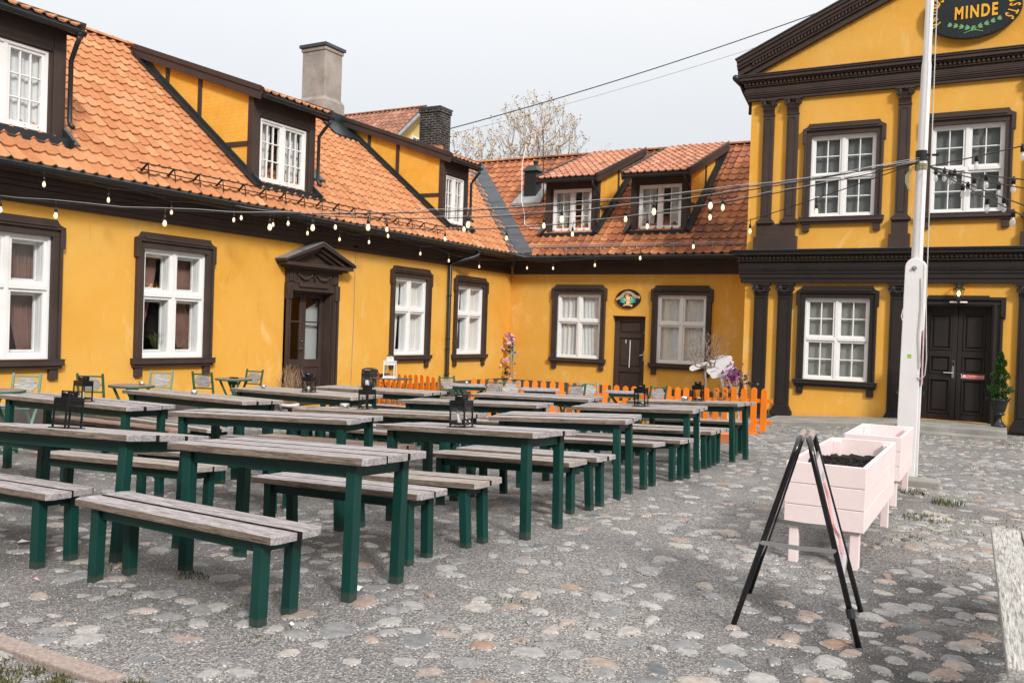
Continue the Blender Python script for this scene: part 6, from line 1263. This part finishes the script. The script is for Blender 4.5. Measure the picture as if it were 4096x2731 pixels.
# ------------------------------------------------------------------ pink planters, sandwich board, flagpole
def planter(label, x0, x1, y0, y1, zb, zt, soil):
    c = ((x0 + x1) / 2, (y0 + y1) / 2); t = thing('pink_planter', label, 'planter', (*c, surf(*c)), 'pink plank planters'); n = 3; h = (zt - zb) / n; th = .028; rg = random.Random(int(y0 * 10))
    for k in range(n):
        z0, z1 = zb + k * h + .0015, zb + (k + 1) * h - .0015; e = rg.uniform(-.003, .003); b = MB()
        b.box(x0 + e, x1 + e, y0, y0 + th, z0, z1); b.box(x0 + e, x1 + e, y1 - th, y1, z0, z1); b.box(x0 + e, x0 + th + e, y0 + th + .001, y1 - th - .001, z0, z1); b.box(x1 - th + e, x1 + e, y0 + th + .001, y1 - th - .001, z0, z1); b.build('plank_course', 'pink', t, bevel=.004)
    for sx, sy in ((0, 0), (1, 0), (0, 1), (1, 1)):
        x = x0 + th + .002 if sx == 0 else x1 - th - .062; y = y0 + th + .002 if sy == 0 else y1 - th - .062; b = MB(); b.box(x, x + .06, y, y + .06, surf(x, y) - .02, zt - .025); b.build('leg', 'pink', t, bevel=.004)
    b = MB(); b.box(x0 + th, x1 - th, y0 + th, y1 - th, zb + .02, zb + .03); b.build('floor', 'pink', t)
    if soil:
        b = MB(); nx, ny = 16, 44; vs = []
        for j in range(ny + 1):
            for i in range(nx + 1):
                x, y = x0 + th + (x1 - x0 - 2 * th) * i / nx, y0 + th + (y1 - y0 - 2 * th) * j / ny; vs.append((x, y, zt - .12 + .065 * math.exp(-((y - y0 - .75) / .28) ** 2) + rg.uniform(-.017, .017) - .02 * (j / ny)))
        b.add(vs, [(j * (nx + 1) + i, j * (nx + 1) + i + 1, (j + 1) * (nx + 1) + i + 1, (j + 1) * (nx + 1) + i) for j in range(ny) for i in range(nx)])
        for _ in range(500): x, y = rg.uniform(x0 + .05, x1 - .05), rg.uniform(y0 + .3, y1 - .5); r = rg.uniform(.004, .014); b.lathe((x, y, zt - .11 + .065 * math.exp(-((y - y0 - .75) / .28) ** 2)), [(.001, -r), (r, 0), (.001, r)], 5)
        b.build('soil', 'soil', t, fix=False)
    return t
planter('near pink plank planter with black soil behind the sandwich board', -1.262, -.752, 6.17, 7.98, .215, .645, True); planter('far pink plank planter standing behind the first one by the flagpole', -1.31, -.80, 9.02, 10.26, .17, .585, False)
t = thing('sandwich_board', 'black tubular sandwich board with faded lilac posters', 'sandwich board', (-.9, 4.86, surf(-.9, 4.86))); ax, az = -.868, .955
b_panels = []
for sg, f0, f1 in ((-1, (-1.168, 4.545), (-1.243, 5.19)), (1, (-.560, 4.575), (-.632, 5.205))):
    b = MB(); zf0, zf1 = surf(*f0) - .004, surf(*f1) - .004; A0 = Vector((f0[0], f0[1], zf0)); A1 = Vector((f1[0], f1[1], zf1)); tx = ax + sg * .024; T0 = Vector((tx, 4.66, az)); T1 = Vector((tx - .06, 5.11, az))
    b.tube([A0, A0.lerp(T0, .93), A0.lerp(T0, .97) + Vector((0, .01, .006)), T0 + Vector((-.01, .05, .0)), T0.lerp(T1, .25), T0.lerp(T1, .75), T1 + Vector((.01, -.05, 0)), A1.lerp(T1, .97) + Vector((0, -.01, .006)), A1.lerp(T1, .93), A1], .0145, 10); fr = b.build('tube_frame', 'blackgloss', t, smooth=True)
    b = MB(); b.tube([T0.lerp(T1, .15) + Vector((0, 0, .004)), T0.lerp(T1, .85) + Vector((0, 0, .004))], .0185, 10); b.build('top_grip', 'wood_brown', fr)
    if sg > 0: b = MB(); b.tube([A0.lerp(T0, .14), A0.lerp(T0, .185)], .021, 10); b.build('clamp', 'black', fr)
    L0, L1, U0, U1 = A0.lerp(T0, .30), A1.lerp(T1, .30), A0.lerp(T0, .90), A1.lerp(T1, .90); yv = (L1 - L0).normalized(); nrm = (U0 - L0).cross(yv).normalized(); nrm *= sg * (1 if nrm.x * sg > 0 else -1) if False else 1
    if nrm.x * sg < 0: nrm = -nrm
    q = [L0 + yv * .02, L1 - yv * .02, U1 - yv * .02, U0 + yv * .02]; b = MB(); b.hexa([p - nrm * .004 for p in q] + [p + nrm * .004 for p in q]); pn_ = b.build('panel', 'alu', t)
    b = MB(); qq = [q[0].lerp(q[2], .03), q[1].lerp(q[3], .03), q[2].lerp(q[0], .03), q[3].lerp(q[1], .03)]
    b.hexa([p + nrm * .0042 for p in qq] + [p + nrm * .0058 for p in qq]); b.build('poster', 'posterlilac', pn_)
    ex = (q[1] - q[0]); ez = (q[3] - q[0]); pp = lambda u, v, d=.0065: q[0] + ex * u + ez * v + nrm * d
    b = MB(); b.tube([pp(.30 + .25 * math.sin(k * .5) * (1 - k / 22), .18 + .6 * k / 20) for k in range(21)], .010, 4); b.build('poster_figure', 'posterred', pn_)
    for u, v, w, h in ((.25, .12, .5, .05), (.3, .20, .4, .04), (.35, .78, .3, .06)): b = MB(); b.hexa([pp(u, v, .006), pp(u + w, v, .006), pp(u + w, v + h, .006), pp(u, v + h, .006), pp(u, v, .0072), pp(u + w, v, .0072), pp(u + w, v + h, .0072), pp(u, v + h, .0072)]); b.build('poster_block', 'postergrey', pn_)
def leg_at(f, zf, f2, s, sg): return Vector((f[0], f[1], zf)).lerp(Vector((ax + sg * .024 + (0 if f2 == 0 else -.06), 4.66 if f2 == 0 else 5.11, az)), s)
for f2, l, r in ((0, (-1.168, 4.545), (-.560, 4.575)), (1, (-1.243, 5.19), (-.632, 5.205))):
    o_ = Vector((0, -.02 if f2 == 0 else .02, 0)); p, q = leg_at(l, surf(*l), f2, .46, -1) + o_, leg_at(r, surf(*r), f2, .46, 1) + o_; m_ = (p + q) / 2 + Vector((0, 0, -.006)); b = MB(); b.bar(p, m_ + Vector((.012, 0, 0)), .004, .022, up=(0, 0, 1)); b.bar(m_ - Vector((.012, 0, 0)) + o_ * .25, q + o_ * .25, .004, .022, up=(0, 0, 1))
    for c_ in (p, m_, q): b.tube([c_ - o_ * .3, c_ + o_ * .5], .008, 8)
    b.build('folding_stay', 'alu', t)
px, py = -.905, 11.0; zg = surf(px, py); t = thing('flagpole', 'tall white wooden flagpole in a round-topped white housing', 'flagpole', (px, py, zg))
LEAN = .010
b = MB(); w = .105; pl = [(-w, zg - .05), (w, zg - .05), (w * .95, 2.32)] + [(w * .95 * math.cos(R(a)), 2.32 + w * math.sin(R(a))) for a in range(15, 180, 15)] + [(-w * .95, 2.32)]; b.prism(pl, lambda u, d, z: (px + u + (z - 2) * LEAN, py - d, z), .065, .105); b.prism(pl, lambda u, d, z: (px + u + .015 + (z - 2) * LEAN, py - d, z), -.105, -.065); b.build('housing', 'pole', t, bevel=.008)
b = MB(); zs = [zg + .1, 2.0, 4.50, 4.60, 4.66, 9.5]; b.tube([(px + .01 + (z - 2) * LEAN, py, z) for z in zs], [.062, .062, .053, .051, .044, .034], 20); b.build('pole', 'pole', t, smooth=True)
b = MB(); b.prism([(0 + .03 * math.cos(R(45 + 90 * k)), 2.31 + .045 * math.sin(R(90 * k))) for k in range(4)] if 0 else [(-.03, 2.31), (0, 2.265), (.03, 2.31), (.015, 2.335), (-.015, 2.335)], lambda u, d, z: (px + u, py - d, z), .105, .109); b.tube([(px, py - .105, 2.315), (px, py - .135, 2.315)], .017, 6); b.build('pivot_bolt', 'zinc', t)
b = MB(); b.tube([(px + .02, py, 3.52), (px + .02, py, 3.64)], .0625, 18); b.bar((px + .07, py - .02, 3.59), (px + .20, py - .06, 3.57), .004, .025); b.build('strap', 'rubber', t)
b = MB()
for k in range(4): b.tube([(px + .02 + .062 * math.cos(R(a)), py + .062 * math.sin(R(a)), 3.43 + .018 * k) for a in range(0, 361, 24)], .009, 5)
for k in range(4): b.tube([(px - .05, py - .05, 3.46), (px - .10 - .01 * k, py - .06, 3.36), (px - .09 - .012 * k, py - .06, 3.18 + .03 * k)], .010, 5)
b.build('rope_lashing', 'rope_tan', t)
b = MB(); b.tube([(px + .14, py - .08, 9.0), (px + .125, py - .10, 5.0), (px + .13, py - .13, 3.0), (px + .135, py - .13, 1.9), (px + .16, py - .13, 1.30), (px + .15, py - .13, 1.12), (px + .12, py - .125, 1.07), (px + .075, py - .11, 1.09)], .006, 5); b.tube([(px + .07, py - .11, 2.2), (px + .09, py - .12, 1.9), (px + .075, py - .12, 1.55), (px + .10, py - .12, 1.2)], .006, 5); b.tube([(px - .1, py - .11, 1.85), (px - .115, py - .12, 1.76), (px - .1, py - .11, 1.72)], .006, 5); b.build('halyard', 'rope', t)
b = MB(); b.box(px - .035, px + .005, py - .1085, py - .1055, 1.305, 1.345); b.build('sticker', 'lime', t)
b = MB(); b.box(px + .112, px + .116, py - .1, py + .08, 1.0, 1.62); p_ = b.build('notice', 'posterpink', t); b = MB(); b.box(px + .1165, px + .1185, py - .08, py + .06, 1.05, 1.15); b.box(px + .1165, px + .1185, py - .06, py + .04, 1.3, 1.5); b.build('notice_print', 'posterlilac', p_)
b = MB(); b.box(-1.10, -.55, 10.62, 10.9, -.14, -.02); o = b.build('stone_block', 'concrete', bevel=.02, org=(-.8, 10.76, -.1)); tag(o, 'grey stone block at the foot of the flagpole', 'stone block')

# ------------------------------------------------------------------ festoon lights
def festoon(label, A, B, sag, bulbs, lit=True, drop=.13, r=.0235, wire=True, pts=None, key=None):
    A, B = Vector(A), Vector(B); t = thing('festoon_lights', label, 'string lights', A, 'festoon strings'); 
    P = lambda s: A.lerp(B, s) - Vector((0, 0, sag * 4 * s * (1 - s))); path = pts or [P(i / 24) for i in range(25)]
    b = MB(); b.tube(path, .0065, 5); b.build('cable', 'rubber', t)
    if wire: b = MB(); b.tube([Vector(p) + Vector((0, 0, .022 + .012 * math.sin(i * 1.9))) for i, p in enumerate(path)], .0035, 4); b.build('carrier_wire', 'wire', t)
    for s in bulbs:
        p = P(s) if not isinstance(s, tuple) else Vector(s); rg = random.Random(int(p.x * 997 + p.y * 131)); sw = Vector((rg.uniform(-.012, .012), rg.uniform(-.012, .012), 0)); q = p + sw
        b = MB(); b.tube([p + Vector((0, 0, .02)), q - Vector((0, 0, drop - .06))], .006, 5); b.lathe(q - Vector((0, 0, drop)), [(.018, 0), (.019, .045), (.014, .055), (.008, .07)], 8); sk = b.build('socket', 'rubber', t, smooth=True)
        b = MB(); b.lathe(q - Vector((0, 0, drop + .082)), [(.003, 0), (r * .55, .006), (r * .9, .02), (r, .036), (r * .85, .056), (r * .55, .074), (r * .5, .083)], 10)
        bl = b.build('bulb', 'bulb_lit' if lit else 'bulb_clear', sk, smooth=True)
        if not lit: b = MB(); b.tube([q - Vector((.004, 0, drop + .01)), q - Vector((.006, 0, drop + .055)), q - Vector((-.004, 0, drop + .06)), q - Vector((-.004, 0, drop + .01))], .0012, 3); b.build('filament', 'wire', bl)
    return t
PP = Vector((-.90, 10.92, 3.50))
EB = [(-11.85, 7.7, 3.46), (-11.85, 8.73, 3.39), (-11.85, 9.89, 3.36), (-11.85, 11.22, 3.40), (-11.85, 12.18, 3.43), (-11.85, 13.11, 3.38), (-11.85, 14.06, 3.36), (-11.85, 14.98, 3.40), (-11.85, 16.91, 3.33), (-11.85, 18.08, 3.27), (-11.85, 19.54, 3.24)]
pts = [(-11.9, 4.5, 3.45), (-11.87, 6.5, 3.46)]
for k, p in enumerate(EB): pts.append(p); pts.append(Vector(p) + Vector((0, .5, .05 if k % 3 else -.03)))
E2 = Vector((-11.85, 22.0, 3.40)); pe = lambda s: PP.lerp(E2, s) - Vector((0, 0, .40 * 4 * s * (1 - s) * .82)); pts += [E2] + [pe(s / 10) for s in range(9, -1, -1)]
festoon('lit festoon string following the left eaves, round the corner and out to the flagpole', pts[0], pts[-1], 0, EB + [tuple(pe(s)) for s in (.985, .837, .648, .489, .348, .228, .123)], pts=[Vector(p) for p in pts], wire=False)
festoon('lit festoon string from the flagpole to the left wall above the first window', PP, (-12.4, 6.7, 3.08), .44, (.935, .869, .743, .626, .581, .521, .42, .327, .239, .185), r=.027)
festoon('lit festoon string from the flagpole to the gutter left of the glazed door', PP + Vector((0, .02, .03)), (-11.9, 11.23, 3.46), .40, (.981, .878, .782, .688, .555, .433, .322, .204))
festoon('lit festoon string from the flagpole to the gutter above the pedimented brown door', PP + Vector((0, .03, .0)), (-11.9, 14.58, 3.56), .36, (.896, .739, .592, .459, .334, .239))
for lb, B_, sg_, bl in (('unlit festoon string running level from the flagpole to the right', (.96, 7.6, 3.16), .02, (.28, .50)), ('unlit festoon string, second from the top right of the flagpole', (.98, 7.6, 2.62), .05, (.10, .16, .33, .47)), ('unlit festoon string, third from the top right of the flagpole', (1.0, 7.2, 2.42), .06, (.13, .27, .40, .55)), ('unlit festoon string, fourth from the top right of the flagpole', (1.0, 7.0, 2.08), .05, (.05, .24, .42, .56)), ('lowest unlit festoon string falling steeply right of the flagpole', (.95, 6.6, 1.85), .04, (.22, .36, .48, .58))):
    festoon(lb, PP + Vector((.10, -.03, -.06)), B_, sg_, bl, False, .05, .023, False)
# ------------------------------------------------------------------ litter
b = MB(); rg = random.Random(1)
def scrap(label, x, y, s, m, cat='litter'):
    b = MB(); n = 7; vs = [(s * rg.uniform(.6, 1.2) * math.cos(k * 6.28 / n), s * .7 * rg.uniform(.6, 1.2) * math.sin(k * 6.28 / n), rg.uniform(.002, .02)) for k in range(n)] + [(0, 0, .022)]; b.add(vs, [(k, (k + 1) % n, n) for k in range(n)]); o = b.build('litter_scrap', m, fix=False); tag(o, label, cat); o.location = (x, y, surf(x, y) + .012)
scrap('crumpled white paper on the gravel behind the nearest bench', -3.07, 3.85, .075, 'paper'); scrap('pink plastic scrap on the gravel at lower left', -4.62, 3.02, .028, 'pinkpoly'); scrap('white paper scrap under the left benches', -5.5, 3.5, .05, 'paper'); scrap('small white ticket on the gravel near the nearest bench leg', -2.92, 3.2, .014, 'paper'); scrap('orange cigarette end on the gravel under the nearest table', -3.4, 3.62, .016, 'terracotta'); scrap('dry brown leaf on the gravel behind the nearest table', -3.28, 4.1, .04, 'terracotta'); scrap('small orange scrap at the lower left of the gravel', -4.95, 3.2, .016, 'terracotta')

tl_ = TABLES['T4']; lg = [c for c in tl_.children if c.name.startswith('leg')][-1]; b = MB(); rg = random.Random(6); b.tube([(.632 + rg.uniform(-.004, .004), .2625 + rg.uniform(-.010, .010) - .012, .56 - .43 * k / 40) for k in range(41)], .0035, 4); o = b.build('white_scribble', 'paper', lg)
def sill_plant(label, y, pm, seed, n, ln, hp):
    rg = random.Random(seed); p = Vector((-12.80, y, .80)); t = thing('potted_plant', label, 'plant', p); b = MB(); b.lathe(p, [(.045, 0), (.06, hp), (.052, hp), (.045, hp * .8), (.003, hp * .8)], 16); b.build('pot', pm, t, smooth=True); b = MB()
    for k in range(n):
        a = rg.uniform(0, 6.28); l = ln * rg.uniform(.6, 1.1); q = p + Vector((0, 0, hp * .8 + ln * .5 * rg.random())); c, s = math.cos(a), math.sin(a); w = Vector((-s, c, 0)) * .011; e1 = q + Vector((c * l * .4, s * l * .4, l * .45)); e2 = q + Vector((c * l, s * l, l * rg.uniform(.1, .7)))
        b.add([q - w * .6, q + w * .6, e1 + w, e1 - w, e2], [(0, 1, 2, 3), (3, 2, 4)], rg.uniform(.2, 1))
    b.tube([p + Vector((0, 0, hp * .8)), p + Vector((.01, 0, hp + ln * .55))], .009, 6, tint=.3); b.build('leaves', 'grass', t, fix=False)
sill_plant('spiky green plant in a white pot inside the second window', 10.42, 'paper', 4, 34, .34, .13); sill_plant('small plant in a terracotta pot inside the second window', 10.92, 'terracotta', 5, 20, .12, .10)
